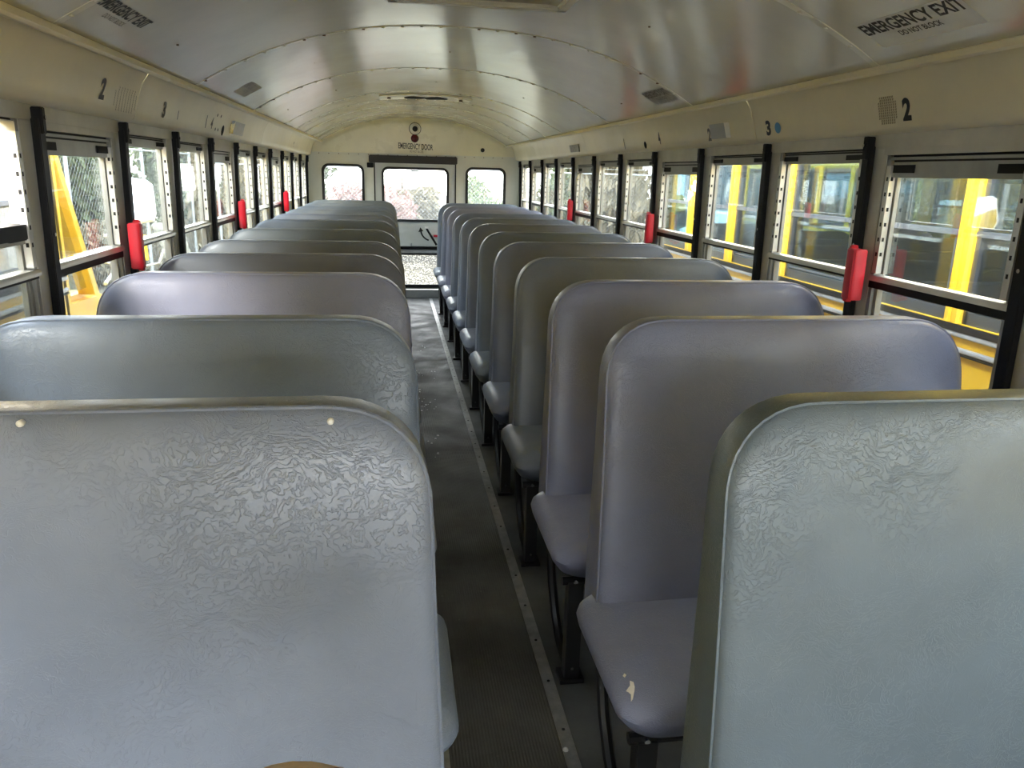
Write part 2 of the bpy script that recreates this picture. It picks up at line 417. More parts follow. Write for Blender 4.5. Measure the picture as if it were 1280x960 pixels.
# ------------------------------------------------------------------ side windows
def ladder_strip(s, y, dirn, z0, z1, parent):
    """slotted aluminium latch track at one side of a window"""
    mb = MB(); a, b = sorted((y, y + dirn * .020))
    mb.box((s * 1.154, a, z0), (s * 1.172, b, z1), M['alu'])
    z = z0 + .05
    while z < z1 - .03:
        mb.box((s * 1.1535, a + .007, z), (s * 1.156, b - .006, z + .011), M['slot'])
        mb.box((s * 1.158, b - .004 if dirn > 0 else a - .0005, z), (s * 1.165, b + .0005 if dirn > 0 else a + .004, z + .011), M['slot'])
        z += .043
    mb.build('latch_track', parent, smooth=False)
def side_window(s, k, drop=0.):
    y0, y1 = post_y(k) + .048, post_y(k + 1) - .048
    em = k in EMERG[s]; zt = ZTE if em else ZT
    side = 'right' if s > 0 else 'left'
    w = window_obj('%s side bus window %s, %s' % (side, 'with slim push-out frame and deeper panel above' if em else 'with split sash', WORD(k + 1, s)))
    xi, xo = 1.160, 1.198
    # fixed frame
    mb = MB()
    mb.box((s * xi, y0, ZS), (s * xo, y0 + .016, zt), M['aludull']); mb.box((s * xi, y1 - .016, ZS), (s * xo, y1, zt), M['aludull'])
    mb.box((s * xi, y0, ZS), (s * xo, y1, ZS + .025), M['aludull']); mb.box((s * (xi + .008), y0, zt - .005), (s * xo, y1, zt), M['slot']); mb.box((s * xi, y0, zt - .014 if em else zt - .006), (s * xo, y1, zt - (.006 if em else .005)), M['aludull'])
    mb.build('frame', w, smooth=False)
    ladder_strip(s, y0 + .012, 1, 1.145, zt - .03, w); ladder_strip(s, y1 - .012, -1, 1.145, zt - .03, w)
    a, b = y0 + .036, y1 - .036
    # upper sash
    mb = MB(); t = zt - (.016 if em else .008) - drop; g0 = 1.143 - drop
    hh = .046 if em else .032; mb.box((s * 1.166, a - .01, t - hh), (s * 1.19, b + .01, t), M['aludull'])
    mb.box((s * 1.1655, a - .01, t - .003), (s * 1.19, b + .01, t + .003), M['slot'])
    mb.box((s * 1.174, a - .012, g0), (s * 1.186, a + .004, t), M['aludull']); mb.box((s * 1.174, b - .004, g0), (s * 1.186, b + .012, t), M['aludull'])
    if drop: mb.box((s * 1.158, a - .014, t - .02), (s * 1.19, b + .014, t + .016), M['black'])
    o = mb.build('upper_sash', w, smooth=False)
    mb = MB()
    for ya, yb in ((a - .006, a + .085), (b - .085, b + .006)): mb.box((s * 1.161, ya, t - hh * .72), (s * 1.170, yb, t - hh * .25), M['slot'])
    mb.build('sash_latch', o, smooth=False)
    MB().box((s * 1.178, a, g0), (s * 1.182, b, t - hh + .002), M['glass']).build('glass', w, smooth=False)
    # meeting rail: bright rounded top, black gasket below
    mb = MB(); zr = 1.128
    mb.prism([(s * 1.150, zr - .006), (s * 1.150, zr + .004), (s * 1.155, zr + .010), (s * 1.180, zr + .012), (s * 1.190, zr - .006)], 1, y0, y1, M['alu'])
    mb.box((s * 1.158, y0, zr - (.028 if em else .014)), (s * 1.190, y1, zr - .006), M['black'])
    mb.build('meeting_rail', w)
    MB().box((s * 1.1905, y0 + .014, ZS + .02), (s * 1.1945, y1 - .014, 1.12), M['glass']).build('glass', w, smooth=False)
    mb = MB()
    for ya in (y0 + .016, y1 - .030): mb.box((s * 1.170, ya, ZS + .02), (s * 1.188, ya + .014, 1.11), M['aludull'])
    mb.build('lower_sash', w, smooth=False)
ORD = ['', 'first', 'second', 'third', 'fourth', 'fifth', 'sixth', 'seventh', 'eighth', 'ninth', 'tenth', 'eleventh', 'twelfth', 'thirteenth']
def WORD(k, s):
    if k < 0 or (k == 0 and False): return 'behind the viewpoint'
    return ORD[k + 1] + ' from the camera' + ('' if k else ' and cut by the frame')
for s in (-1, 1):
    for k in range(-6, 10):
        side_window(s, k, .258 if (s < 0 and k == -1) else 0.)

# black window posts
for s in (-1, 1):
    for k in range(-6, 11):
        y = post_y(k); loc = (s * 1.13, y, .45)
        mb = MB()
        def bx(ya, yb, xa, xb, z0, z1, m):
            ln = lambda z: .0147 * (1.52 - z)
            vs = [(s * (x + ln(z)), yy, z) for x in (xa, xb) for yy in (ya, yb) for z in (z0, z1)]
            mb.add(vs, [(0, 1, 3, 2), (4, 6, 7, 5), (0, 4, 5, 1), (2, 3, 7, 6), (0, 2, 6, 4), (1, 5, 7, 3)], m)
        bx(y + .000, y + .034, 1.130, 1.150, .35, 1.508, M['black'])
        bx(y + .004, y + .024, 1.122, 1.149, 1.47, 1.535, M['black'])
        for z in (1.51, 1.22, .93): mb.disc((s * (1.1305 + .0147 * (1.52 - z)) if z < 1.5 else s * 1.1225, y + .016, z), (-s, 0, 0), .007, .004, M['greyplate'], 10)
        o = mb.build('t', bevel=.003, loc=loc)
        trim(o, 'black metal post %s on the %s side' % (('%s from the camera between the windows' % ORD[k + 2]) if k >= -1 else 'behind the viewpoint', 'right' if s > 0 else 'left'))

# red emergency latches
latches = [(-1, 1, 'nearest red emergency latch box on the left window posts'), (-1, 4, 'middle red emergency latch box on the left window posts'), (-1, 7, 'farthest red emergency latch box on the left window posts'),
           (1, 0, 'nearest red emergency latch box on the right window posts'), (1, 3, 'middle red emergency latch box on the right window posts'), (1, 6, 'farthest red emergency latch box on the right window posts')]
def red_latch(s, k, label):
    y = post_y(k) - .040; loc = (s * 1.126, y, 1.145)
    r = empty('emergency_latch', loc); tag(r, label, 'latch', 'red emergency window latches')
    L = Vector(loc)
    mb = MB()
    # cover: front slab with bevelled cheeks
    mb.prism([(s * 1.1335, y + .048), (s * 1.104, y + .040), (s * 1.096, y + .014), (s * 1.096, y - .012), (s * 1.107, y - .020), (s * 1.1335, y - .022)], 2, 1.060, 1.212, M['red'])
    mb.box((s * 1.106, y + .018, 1.205), (s * 1.127, y + .036, 1.222), M['red'])
    mb.add([], [], M['red'])
    o = MB(); o.v, o.f, o.mi, o.mats = [tuple(Vector(v) - L) for v in mb.v], mb.f, mb.mi, mb.mats
    o.build('latch_cover', r, bevel=.003)
    o = MB().box((s * 1.104 - L.x, .010, -.094), (s * 1.122 - L.x, .032, -.080), M['red']); o.build('latch_foot', r, bevel=.002)
for a in latches: red_latch(*a)

# ------------------------------------------------------------------ rear wall and emergency door
YW = YR
outl = [(-1.225, 0), (1.225, 0), (1.225, 1.72)] + [(x / 20, CZ(x / 20) + .02) for x in range(20, -21, -1)] + [(-1.225, 1.72)]
wr = plate('wall_rear', [outl, rrect(-1.000, -.564, .93, 1.452, .07), rrect(.564, 1.000, .93, 1.452, .07), [(-.448, .09), (.448, .09), (.448, 1.5), (-.448, 1.5)]], YW, YW + .05, M['wallpaint'])
tag(wr, 'cream rear wall of the bus around the emergency door', kind='structure')
dome = [(x / 20, CZ(x / 20) - .001) for x in range(20, -21, -1)]
plate('dome_panel', [[(-1.10, 1.575), (1.10, 1.575), (1.10, 1.68)] + dome + [(-1.10, 1.68)]], YW - .006, YW, M['rearcream'], wr)
mb = MB(); mb.box((-1.08, YW - .009, 1.568), (1.08, YW - .0062, 1.580), M['wallpaint'])
x = -1.03
while x < 1.05: mb.disc((x, YW - .009, 1.566), (0, -1, 0), .005, .004, M['rust'], 8); x += .105
mb.build('rivet_strip', wr)
mb = MB()
# cove where ceiling turns down to the rear panel
n = 40
prof = [(0, .055), (.004, .030), (.016, .012), (.034, .003), (.055, 0)]
vs = []
for i in range(n + 1):
    x = -1.0 + 2.0 * i / n
    for (dy, dz) in prof: vs.append((x, YW - .006 - dy, CZ(x) - dz))
L = len(prof); mb.add(vs, [(i * L + j, (i + 1) * L + j, (i + 1) * L + j + 1, i * L + j + 1) for i in range(n) for j in range(L - 1)], M['rearcream'])
mb.build('cove', wr)
for sx, nm in ((-1, 'left'), (1, 'right')):
    w = window_obj('small rounded rear window %s of the emergency door' % nm)
    a, b = sorted((sx * 1.009, sx * .555))
    plate('gasket', [rrect(a, b, .92, 1.461, .075), rrect(a + .028, b - .028, .95, 1.433, .052)], YW - .014, YW + .02, M['rubber'], w)
    plate('glass', [rrect(a + .012, b - .012, .932, 1.450, .06)], YW + .006, YW + .011, M['dirtyglass'], w)
d = empty('door_1', (0, 0, 0)); tag(d, 'rear emergency door with rounded upper window and low glazed panel', kind='structure')
plate('door_panel', [[(-.440, .095), (.440, .095), (.440, 1.495), (-.440, 1.495)], rrect(-.358, .360, .868, 1.432, .06), rrect(-.358, .360, .142, .498, .03)], YW + .012, YW + .045, M['doorpaint'], d)
g = plate('window_gasket', [rrect(-.368, .371, .855, 1.444, .07), rrect(-.341, .344, .881, 1.418, .050)], YW - .004, YW + .03, M['rubber'], d)
plate('window_glass', [rrect(-.356, .358, .866, 1.434, .058)], YW + .020, YW + .025, M['dirtyglass'], d)
plate('lower_gasket', [rrect(-.372, .372, .112, .508, .035), rrect(-.346, .348, .150, .486, .02)], YW - .002, YW + .03, M['rubber'], d)
plate('lower_glass', [rrect(-.356, .358, .136, .498, .02)], YW + .020, YW + .025, M['obscure'], d)
MB().box((-.43, YW - .035, .552), (.43, YW + .014, .583), M['black']).build('cross_bar', d, bevel=.004)
MB().box((-.43, YW - .022, .508), (.43, YW + .014, .546), M['greyplate']).build('tread_bar', d, bevel=.004)
MB().disc((-.055, YW - .04, .590), (0, 0, 1), .012, .03, M['greyplate']).build('bolt', d)
h = MB().tube([(.115, YW - .03, .795), (.125, YW - .045, .775), (.230, YW - .045, .605)], .012, M['black'], 10)
h.box((.10, YW - .05, .785), (.14, YW - .02, .805), M['white']); h = h.build('handle', d)
MB().box((.20, YW - .025, .690), (.34, YW + .013, .712), M['red']).build('red_handle_mark', d, bevel=.003)
mb = MB(); pts = []
for i in range(13):
    a = math.radians(188 + i * 5.6); pts.append((.175 + .125 * math.cos(a), .765 + .125 * math.sin(a)))
inner = [(.175 + .108 * math.cos(math.radians(188 + i * 5.6)), .765 + .108 * math.sin(math.radians(188 + i * 5.6))) for i in range(13)]
mb.prism(pts + inner[::-1], 1, YW + .0095, YW + .0115, M['ink'])
mb.prism([(.030, .742), (.086, .752), (.052, .795)], 1, YW + .0095, YW + .0115, M['ink'])
mb.build('turn_arrow', d)
MB().box((-.05, YW + .016, 1.398), (.045, YW + .0195, 1.413), M['ink']).build('glass_stamp', d)
MB().box((-.448, YW - .012, 0), (.448, YW + .05, .088), M['greyplate']).build('threshold', d, bevel=.004)
mb = MB()
for sx in (-1, 1): mb.box((sx * .438, YW - .001, .09), (sx * .451, YW + .04, 1.5), M['slot'])
mb.build('door_seal', d)
mb = MB().box((-.501, YW - .085, 1.482), (.457, YW, 1.562), M['pad'])
tag(mb.build('door_header_pad', bevel=.008), 'dark padded bar over the rear emergency door', 'pad')
mb = MB().box((-.522, YW - .055, 1.428), (-.452, YW - .0, 1.481), M['black'])
tag(mb.build('door_switch_box', bevel=.004), 'small black box at the left end of the dark bar over the rear door', 'box')
y = YW - .006
mb = MB().lathe((0, y, 1.847), (0, -1, 0), [(.060, 0), (.060, .010), (.052, .018), (.030, .020), (.030, .012), (.001, .010)], M['white'])
bz = mb.build('warning_buzzer'); tag(bz, 'round cream ring with a dark centre above the red lamp on the rear wall', 'buzzer')
MB().lathe((0, y - .0125, 1.845), (0, -1, 0), [(.029, 0), (.029, .010), (.001, .014)], M['slot']).build('speaker_hole', bz)
MB().lathe((0, y, 1.847), (0, -1, 0), [(.066, 0), (.066, .006), (.059, .008), (.058, .002)], M['slot']).build('outer_ring', bz)
tag(MB().lathe((-.003, y, 1.747), (0, -1, 0), [(.043, 0), (.043, .010), (.034, .024), (.018, .032), (.001, .034)], M['redlamp']).build('indicator_lamp'), 'dark red round lamp over the emergency door lettering', 'lamp')
tag(MB().disc((0, y + .001, 1.925), (0, -1, 0), .009, .004, M['rust'], 10).build('ceiling_stud'), 'small rusty screw above the round buzzer on the rear wall', 'screw')
tag(MB().lathe((.742, y, 1.645), (0, -1, 0), [(.022, 0), (.022, .010), (.001, .014)], M['slot']).build('round_plug'), 'round black plug on the rear wall above the right rear window', 'plug')
f = lambda u, v: (u + .006, y - .001, 1.632 + v - .03 * u)
mb = MB(); map_text(mb, 'EMERGENCY DOOR', .062, .375, f, M['ink'], .018)
map_text(mb, 'DO NOT BLOCK', .026, .15, f, M['fadedink'], .01, -.034, .01)
tag(mb.build('emergency_door_lettering', smooth=False), 'black EMERGENCY DOOR lettering over the rear door', 'sign')

# ------------------------------------------------------------------ ceiling stickers and header numerals
def ceil_pt(x, y, off=.0012):
    return (x, y, CZ(x) - off)
def arc_sticker(x_top, x_bot, y0, y1, m, mb, s):
    vs = []; n = 6
    for i in range(n + 1):
        x = x_top + (x_bot - x_top) * i / n
        vs += [ceil_pt(s * x, y0, .0008), ceil_pt(s * x, y1, .0008)]
    mb.add(vs, [(2 * i, 2 * i + 1, 2 * i + 3, 2 * i + 2) for i in range(n)], m)
def exit_sign(s, yc, halfw, xtop, m_bg, m_ink, h, wide, label, bg=True):
    """reading direction runs towards the front on the right side, towards the rear on the left"""
    mb = MB(); 
    if bg: arc_sticker(xtop - .004, xtop + h + .045, yc - halfw, yc + halfw, m_bg, mb, s)
    dy = -1 if s > 0 else 1
    f = lambda u, v: ceil_pt(s * (xtop + h - v), yc + dy * u, .0016)
    map_text(mb, 'EMERGENCY EXIT', h, wide, f, m_ink, .030)
    map_text(mb, 'DO NOT BLOCK', h * .42, wide * .42, f, m_ink if bg else M['fadedink'], .02, -h * .62, 0)
    return tag(mb.build('emergency_exit_sticker', smooth=False), label, 'sign', 'emergency exit stickers')
exit_sign(1, 1.720, .175, .868, M['sticker'], M['ink'], .036, .345, 'silver EMERGENCY EXIT DO NOT BLOCK sticker on the right of the ceiling near the camera')
exit_sign(-1, 2.165, .175, .876, M['oldsticker'], M['ink'], .034, .33, 'EMERGENCY EXIT sticker on the upper left of the ceiling near the camera', bg=False)
exit_sign(1, 3.46, .15, .872, M['oldsticker'], M['fadedink'], .036, .28, 'worn faded exit sticker farther back on the right of the ceiling')
exit_sign(-1, 3.93, .14, .872, M['greypanel'], M['oldsticker'], .036, .25, 'faint worn exit sticker farther back on the left of the ceiling')
def hdr_pt(s, y, z, off=.0012):
    return (s * (header_x(z) - off), y, z)
def numeral(txt, s, y, zc, h, w, m, label, cat='numeral', bold=.045):
    mb = MB(); dy = -1 if s > 0 else 1
    map_text(mb, txt, h, w, lambda u, v: hdr_pt(s, y + dy * u, zc - h / 2 + v, .0015), m, bold)
    return tag(mb.build('row_number', smooth=False), label, cat, 'row numbers on the header panels')
numeral('2', 1, 1.994, 1.596, .058, .036, M['ink'], 'bold black numeral 2 on the right header panel')
numeral('3', 1, 2.788, 1.588, .052, .036, M['ink'], 'black numeral 3 beside the blue dot on the right header')
numeral('2', 1, 3.335, 1.588, .052, .036, M['fadedink'], 'faded numeral half hidden by a plate on the right header')
numeral('4', 1, 3.985, 1.598, .058, .030, M['ink'], 'black numeral farther back on the right header above a post')
numeral('1', 1, 4.61, 1.590, .058, .012, M['fadedink'], 'thin faded stroke numeral rear of the black hole on the right header')
numeral('2', -1, 2.567, 1.614, .060, .042, M['ink'], 'bold black numeral 2 on the left header panel')
numeral('3', -1, 3.22, 1.602, .058, .045, M['fadedink'], 'faded numeral 3 on the left header panel')
numeral('1', -1, 3.42, 1.596, .034, .010, M['fadedink'], 'tiny faint stroke right after the left faded 3')
numeral('1', -1, 3.91, 1.600, .056, .012, M['fadedink'], 'faint upright stroke before the faded 4 on the left header')
numeral('4', -1, 4.03, 1.600, .052, .040, M['fadedink'], 'faint numeral 4 beside the small holes on the left header')
numeral('6', -1, 7.24, 1.598, .060, .060, M['ink'], 'dark numeral near the far rear end of the left header')
def round_spot(name, s, y, z, r, m, label, cat):
    mb = MB(); vs = [hdr_pt(s, y, z, .002)]; n = 20
    for k in range(n): vs.append(hdr_pt(s, y + r * math.cos(2 * PI * k / n), z + r * .85 * math.sin(2 * PI * k / n), .002))
    mb.add(vs, [(0, 1 + k, 1 + (k + 1) % n) for k in range(n)], m)
    return tag(mb.build(name, smooth=False), label, cat)
round_spot('round_sticker', 1, 2.716, 1.585, .022, M['blue'], 'round blue sticker beside the numeral 3 on the right header', 'sticker')
round_spot('header_hole', 1, 4.225, 1.572, .022, M['slot'], 'round black hole in the right header panel', 'hole')
round_spot('header_hole', -1, 4.29, 1.578, .030, M['slot'], 'round black hole in the left header beside the metal plate', 'hole')
for y, z in ((4.10, 1.640), (4.18, 1.640), (4.12, 1.576), (4.18, 1.576)):
    tag(round_spot('screw_hole', -1, y, z, .009, M['slot'], 'tiny dark screw hole around the round hole in the left header', 'hole'), group='screw holes in the left header')
def hplate(name, s, y0, y1, z0, z1, m, edge, label, cat):
    mb = MB(); n = 4; vs = []
    for off in (.002, .010):
        for i in range(n + 1):
            z = z0 + (z1 - z0) * i / n
            vs += [hdr_pt(s, y0, z, off), hdr_pt(s, y1, z, off)]
    L = 2 * (n + 1); fs = []
    for i in range(n): fs += [(L + 2 * i, L + 2 * i + 1, L + 2 * i + 3, L + 2 * i + 2), (2 * i, L + 2 * i, L + 2 * i + 2, 2 * i + 2), (2 * i + 1, 2 * i + 3, L + 2 * i + 3, L + 2 * i + 1)]
    fs += [(0, 1, L + 1, L), (L - 2, 2 * L - 2, 2 * L - 1, L - 1)]
    mb.add(vs, fs, m); o = tag(mb.build(name, smooth=False), label, cat)
    if edge:
        yy = y0; mb = MB(); vs = []
        for i in range(n + 1):
            z = z0 + (z1 - z0) * i / n; vs += [hdr_pt(s, yy - .010, z, .001), hdr_pt(s, yy + .006, z, .016)]
        mb.add(vs, [(2 * i, 2 * i + 1, 2 * i + 3, 2 * i + 2) for i in range(n)], edge); mb.build('plate_edge', o, smooth=False)
    return o
hplate('cover_plate', 1, 3.13, 3.30, 1.568, 1.626, M['greyplate'], M['white'], 'grey plate with a white edge on the right header panel', 'plate')
hplate('cover_plate', -1, 4.48, 4.80, 1.572, 1.636, M['greyplate'], M['chrome'], 'shiny edged grey plate on the left header panel', 'plate')
hplate('cover_plate', 1, 5.75, 6.02, 1.572, 1.622, M['oldsticker'], None, 'worn grey label far back on the right header', 'label')
def grille(s, y0, y1, label):
    mb = MB(); n = 9; m = 11
    for i in range(n):
        for j in range(m):
            yy = y0 + (y1 - y0) * i / (n - 1); zz = 1.566 + .066 * j / (m - 1)
            if (i in (0, n - 1)) and (j < 2 or j > m - 3): continue
            p = Vector(hdr_pt(s, yy, zz, .0012)); a = .0028
            mb.add([p + Vector((0, -a, -a)), p + Vector((0, a, -a)), p + Vector((0, a, a)), p + Vector((0, -a, a))], [(0, 1, 2, 3)], M['grilleshade'])
    tag(mb.build('speaker_grille', smooth=False), label, 'grille')
grille(1, 2.040, 2.115, 'perforated speaker grille beside the numeral 2 on the right header')
grille(-1, 2.68, 2.88, 'perforated speaker grille beside the numeral 2 on the left header')

# roof hatch at the top edge, broken dome light mount at the rear
hy = 2.47
hb = empty('roof_hatch', (.03, hy, 1.965)); tag(hb, 'white framed roof hatch at the top edge of the ceiling', 'hatch')
mb = MB()
for a, b in (((-.30, -.30), (.30, -.26)), ((-.30, .26), (.30, .30)), ((-.30, -.30), (-.26, .30)), ((.26, -.30), (.30, .30))):
    mb.box((a[0], a[1], -.035), (b[0], b[1], -.004), M['white'])
mb.build('hatch_frame', hb, bevel=.006)
MB().box((-.26, -.26, -.02), (.26, .26, -.012), M['greyplate']).build('hatch_panel', hb)
MB().tube([(-.05, -.2, -.02), (-.05, -.2, -.04), (.12, -.2, -.04), (.12, -.2, -.02)], .008, M['chrome']).build('hatch_handle', hb)
dl = empty('dome_light_mount', (0, 6.22, 1.95)); tag(dl, 'cream mounting plate with a torn black opening on the rear ceiling', 'light mount')
mb = MB(); vs = []
n = 20
for i in range(n + 1):
    x = -.34 + .68 * i / n
    for dy, dz in ((-.17, -.002), (-.16, -.012), (.16, -.012), (.17, -.002)): vs.append((x, dy, CZ(x) - 1.95 + dz))
mb.add(vs, [(i * 4 + j, (i + 1) * 4 + j, (i + 1) * 4 + j + 1, i * 4 + j + 1) for i in range(n) for j in range(3)], M['seam'])
for x in (-.27, .27):
    mb.disc((x, -.02, CZ(x) - 1.95 - .012), (0, 0, -1), .014, .01, M['rust'], 10)
mb.build('mount_plate', dl)
mb = MB(); rr = random.Random(4)
for x0, x1 in ((-.15, -.005), (.01, .16)):
    pts = []
    for i in range(16):
        a = 2 * PI * i / 16; r = 1 + rr.uniform(-.18, .18)
        pts.append(((x0 + x1) / 2 + (x1 - x0) / 2 * math.cos(a) * r, .0 + .075 * math.sin(a) * r))
    mb.prism(pts, 2, -.0165, -.011, M['slot'])
mb.build('torn_opening', dl)

# ------------------------------------------------------------------ bench seats
def backrest_profile():
    """(u, z): u = distance from the aisle edge outward, top corners rounded"""
    pts = []
    zt, z0, u0, u1, r = 1.09, .30, 0., .895, .150
    def el(cx, cz, rx, rz, a0, a1, n):
        for i in range(n + 1):
            a = math.radians(a0 + (a1 - a0) * i / n)
            c, s = math.cos(a), math.sin(a); e = 2 / 2.35
            pts.append((cx + rx * math.copysign(abs(c) ** e, c), cz + rz * math.copysign(abs(s) ** e, s)))
    pts.append((u0 - .018, z0)); pts.append((u0 - .016, .45)); pts.append((u0 - .010, .62)); pts.append((u0 - .004, .78))
    el(u0 + r, zt - r, r, r, 180, 90, 10)
    for i in range(1, 6): pts.append((u0 + r + (u1 - u0 - 2 * r) * i / 6, zt))
    el(u1 - r, zt - r, r, r, 90, 0, 10)
    pts.append((u1 + .004, .78)); pts.append((u1 + .008, .5)); pts.append((u1 + .008, z0))
    for i in range(1, 6): pts.append((u1 + .008 - (u1 - u0 + .026) * i / 6, z0))
    return pts
BP = backrest_profile()
def inset(pts, d):
    n = len(pts); out = []
    for i in range(n):
        a, b = Vector(pts[i - 1]), Vector(pts[(i + 1) % n]); t = (b - a).normalized(); nn = Vector((t.y, -t.x))
        out.append((pts[i][0] + nn.x * d, pts[i][1] + nn.y * d))
    return out
def scale_to(pts, k):
    cx = sum(p[0] for p in pts) / len(pts); cz = sum(p[1] for p in pts) / len(pts)
    return [(cx + (p[0] - cx) * k, cz + (p[1] - cz) * k) for p in pts]
def by(z, t):
    """y of the backrest (relative to the leg front): t = 0 front face .. 1 rear face; lean and taper"""
    yf = .31 + .165 * (z - .43); th = .135 - .060 * (z - .43) / .66
    return yf + t * th
def seat_prototype(s):
    root = empty('bench_seat')
    rings = [(.0, .045, .88, -.018), (0, .02, .96, -.013), (0, .020, 1, -.006), (0, .008, 1, -.002), (0, .002, 1, .006), (0, 0, 1, .016)]
    mb = MB(); vs = []; loops = []
    seq = [(scale_to(inset(BP, .03), .6), 'f', -.012), (scale_to(inset(BP, .03), .86), 'f', -.010), (inset(BP, .030), 'f', -.006), (inset(BP, .012), 'f', -.001), (inset(BP, .0035), 'f', .005), (BP, 'f', .013), (BP, 'm', 0),
           (BP, 'b', -.013), (inset(BP, .004), 'b', -.004), (inset(BP, .014), 'b', .001), (inset(BP, .04), 'b', .005), (scale_to(inset(BP, .04), .6), 'b', .012)]
    for pl, w, off in seq:
        row = []
        for (u, z) in pl:
            zc = max(.30, z); t = {'f': 0, 'm': .5, 'b': 1}[w]
            row.append((s * (.214 + u), by(zc, t) + off, z))
        loops.append(row)
    n = len(BP)
    for r in loops: vs += r
    fs = [(i * n + j, i * n + (j + 1) % n, (i + 1) * n + (j + 1) % n, (i + 1) * n + j) for i in range(len(loops) - 1) for j in range(n)]
    fs += [tuple(range(n)), tuple(len(vs) - n + j for j in range(n))]
    mb.add(vs, fs, M['vinyl'])
    back = adopt(mb.build('backrest', root), root)
    pip = [(s * (.214 + u), by(z, 0) + .010, z) for (u, z) in inset(BP, .0008)[:38]]
    adopt(MB().tube(pip, .0032, M['vinyl'], 6).build('piping', back), back)
    # cushion
    def plan(d):
        return rrect(.153 + d * 1.25, 1.118 - d, -.048 + d, .385 - d * .3, .06 if d < .03 else .07, 6)
    seq = [(.075, .322), (.045, .328), (.022, .346), (.005, .378), (0, .402), (.004, .420), (.016, .434), (.036, .442), (.08, .448), (.16, .452)]
    vs = []
    for d, z in seq:
        ppl = plan(d)
        for (x, y) in ppl:
            k = max(0, (x - .135) / .15); pinch = 0
            vs.append((s * x, y, z + .004 * math.sin(9 * x + 4 * y) + (-.010 * max(0, 1 - (y + .048) / .10) if z > .40 else 0)))
    n = len(plan(0)); mb = MB()
    fs = [(i * n + j, i * n + (j + 1) % n, (i + 1) * n + (j + 1) % n, (i + 1) * n + j) for i in range(len(seq) - 1) for j in range(n)]
    fs += [tuple(range(n)), tuple(len(vs) - n + j for j in range(n))]
    mb.add(vs, fs, M['vinyl'])
    cu = adopt(mb.build('cushion', root), root)
    # frame
    mb = MB()
    for yy in (.018, .335): mb.tube([(s * .19, yy, .316), (s * 1.145, yy, .316)], .0125, M['blackmetal'], 8)
    mb.tube([(s * .225, .02, .316), (s * .225, .38, .316)], .0125, M['blackmetal'], 8)
    mb.tube([(s * .26, .345, .316), (s * .26, .375, .36), (s * .26, .44, .78), (s * 1.06, .44, .78), (s * 1.06, .375, .36), (s * 1.06, .345, .316)], .010, M['blackmetal'], 8)
    for xx in (.225, .31): mb.disc((s * xx, .005, .318), (0, -1, 0), .006, .005, M['chrome'], 8)
    adopt(mb.build('seat_frame', root), root)
    mb = MB().box((s * .205, 0, .012), (s * .248, .040, .316), M['blackmetal'])
    mb.box((s * .190, -.012, .0002), (s * .262, .055, .013), M['blackmetal']); mb.disc((s * .226, -.001, .045), (0, -1, 0), .006, .003, M['chrome'], 8)
    adopt(mb.build('leg', root, bevel=.004), root)
    pts = [(s * .226, .345, .316), (s * .226, .338, .24), (s * .226, .30, .15), (s * .226, .235, .075), (s * .226, .16, .030), (s * .226, .05, .016)]
    adopt(MB().tube(pts, .0145, M['blackmetal'], 8).build('leg', root), root)
    return root
TINT = {  # vinyl shades seat by seat (front to rear)
 -1: [(.245, .250, .262), (.225, .245, .258), (.325, .312, .345), (.205, .200, .200), (.215, .215, .205), (.205, .215, .20), (.235, .25, .25), (.27, .275, .28), (.27, .275, .26), (.26, .27, .26), (.27, .27, .24), (.27, .27, .23)],
 1: [(.190, .215, .212), (.292, .288, .35), (.29, .284, .345), (.215, .222, .222), (.225, .232, .262), (.205, .222, .232), (.222, .225, .242), (.225, .235, .252), (.215, .222, .23), (.335, .315, .345), (.285, .275, .30), (.25, .265, .27)]}
Ltops = [1.05, 1.68, 2.40, 2.97, 3.52, 4.20]
desc = {-1: ['pale scuffed grey bench seat filling the lower left, two white buttons near its top', 'blue grey bench seat second on the left of the aisle', 'light lavender grey bench seat third on the left of the aisle',
             'brownish grey bench seat fourth on the left of the aisle', 'grey bench seat fifth on the left of the aisle', 'dark green grey bench seat sixth on the left of the aisle'],
        1: ['green grey bench seat at the lower right corner, its back cut by the frame', 'violet grey bench seat second on the right, cushion torn at its front corner', 'lilac grey bench seat third on the right with its black leg in full view',
            'shiny dark grey bench seat fourth on the right of the aisle', 'blue grey bench seat fifth on the right of the aisle', 'slate grey bench seat sixth on the right of the aisle']}
SEATS = {}
for s in (-1, 1):
    proto = seat_prototype(s)
    for k in range(12):
        o = proto if k == 0 else copy_tree(proto)
        y = 1.88 + .6533 * (k - 2)
        if s < 0 and k < 6: y += Ltops[k] - (1.05 + .653 * k)
        if s > 0: y += [0, 0, -.03, -.0, 0, 0][k] if k < 6 else 0
        o.location = (0, y, 0)
        o.rotation_euler = (math.radians(random.uniform(-.25, .25)) if k > 1 else 0, 0, math.radians(random.uniform(-.4, .4)) if k > 1 else 0)
        if s < 0: o.scale = (1, 1, 1.008)
        side = 'right' if s > 0 else 'left'
        lab = desc[s][k] if k < 6 else '%s bench seat %s on the %s of the aisle from the camera%s' % ('pale' if (s > 0 and k == 9) else 'grey', ORD[k + 1], side, ', rearmost' if k == 11 else '')
        tag(o, lab, 'bench seat', 'bench seats %s of the aisle' % side)
        SEATS[(s, k)] = o
bpy.context.view_layer.update()
for (s, k), o in SEATS.items():
    for ch in o.children_recursive: ch.color = (TINT[s][k][0] * .74, TINT[s][k][1] * .82, TINT[s][k][2] * 1.0, 1)
def part_of(o, name): return [c for c in o.children if c.name.split('.')[0] == name][0]
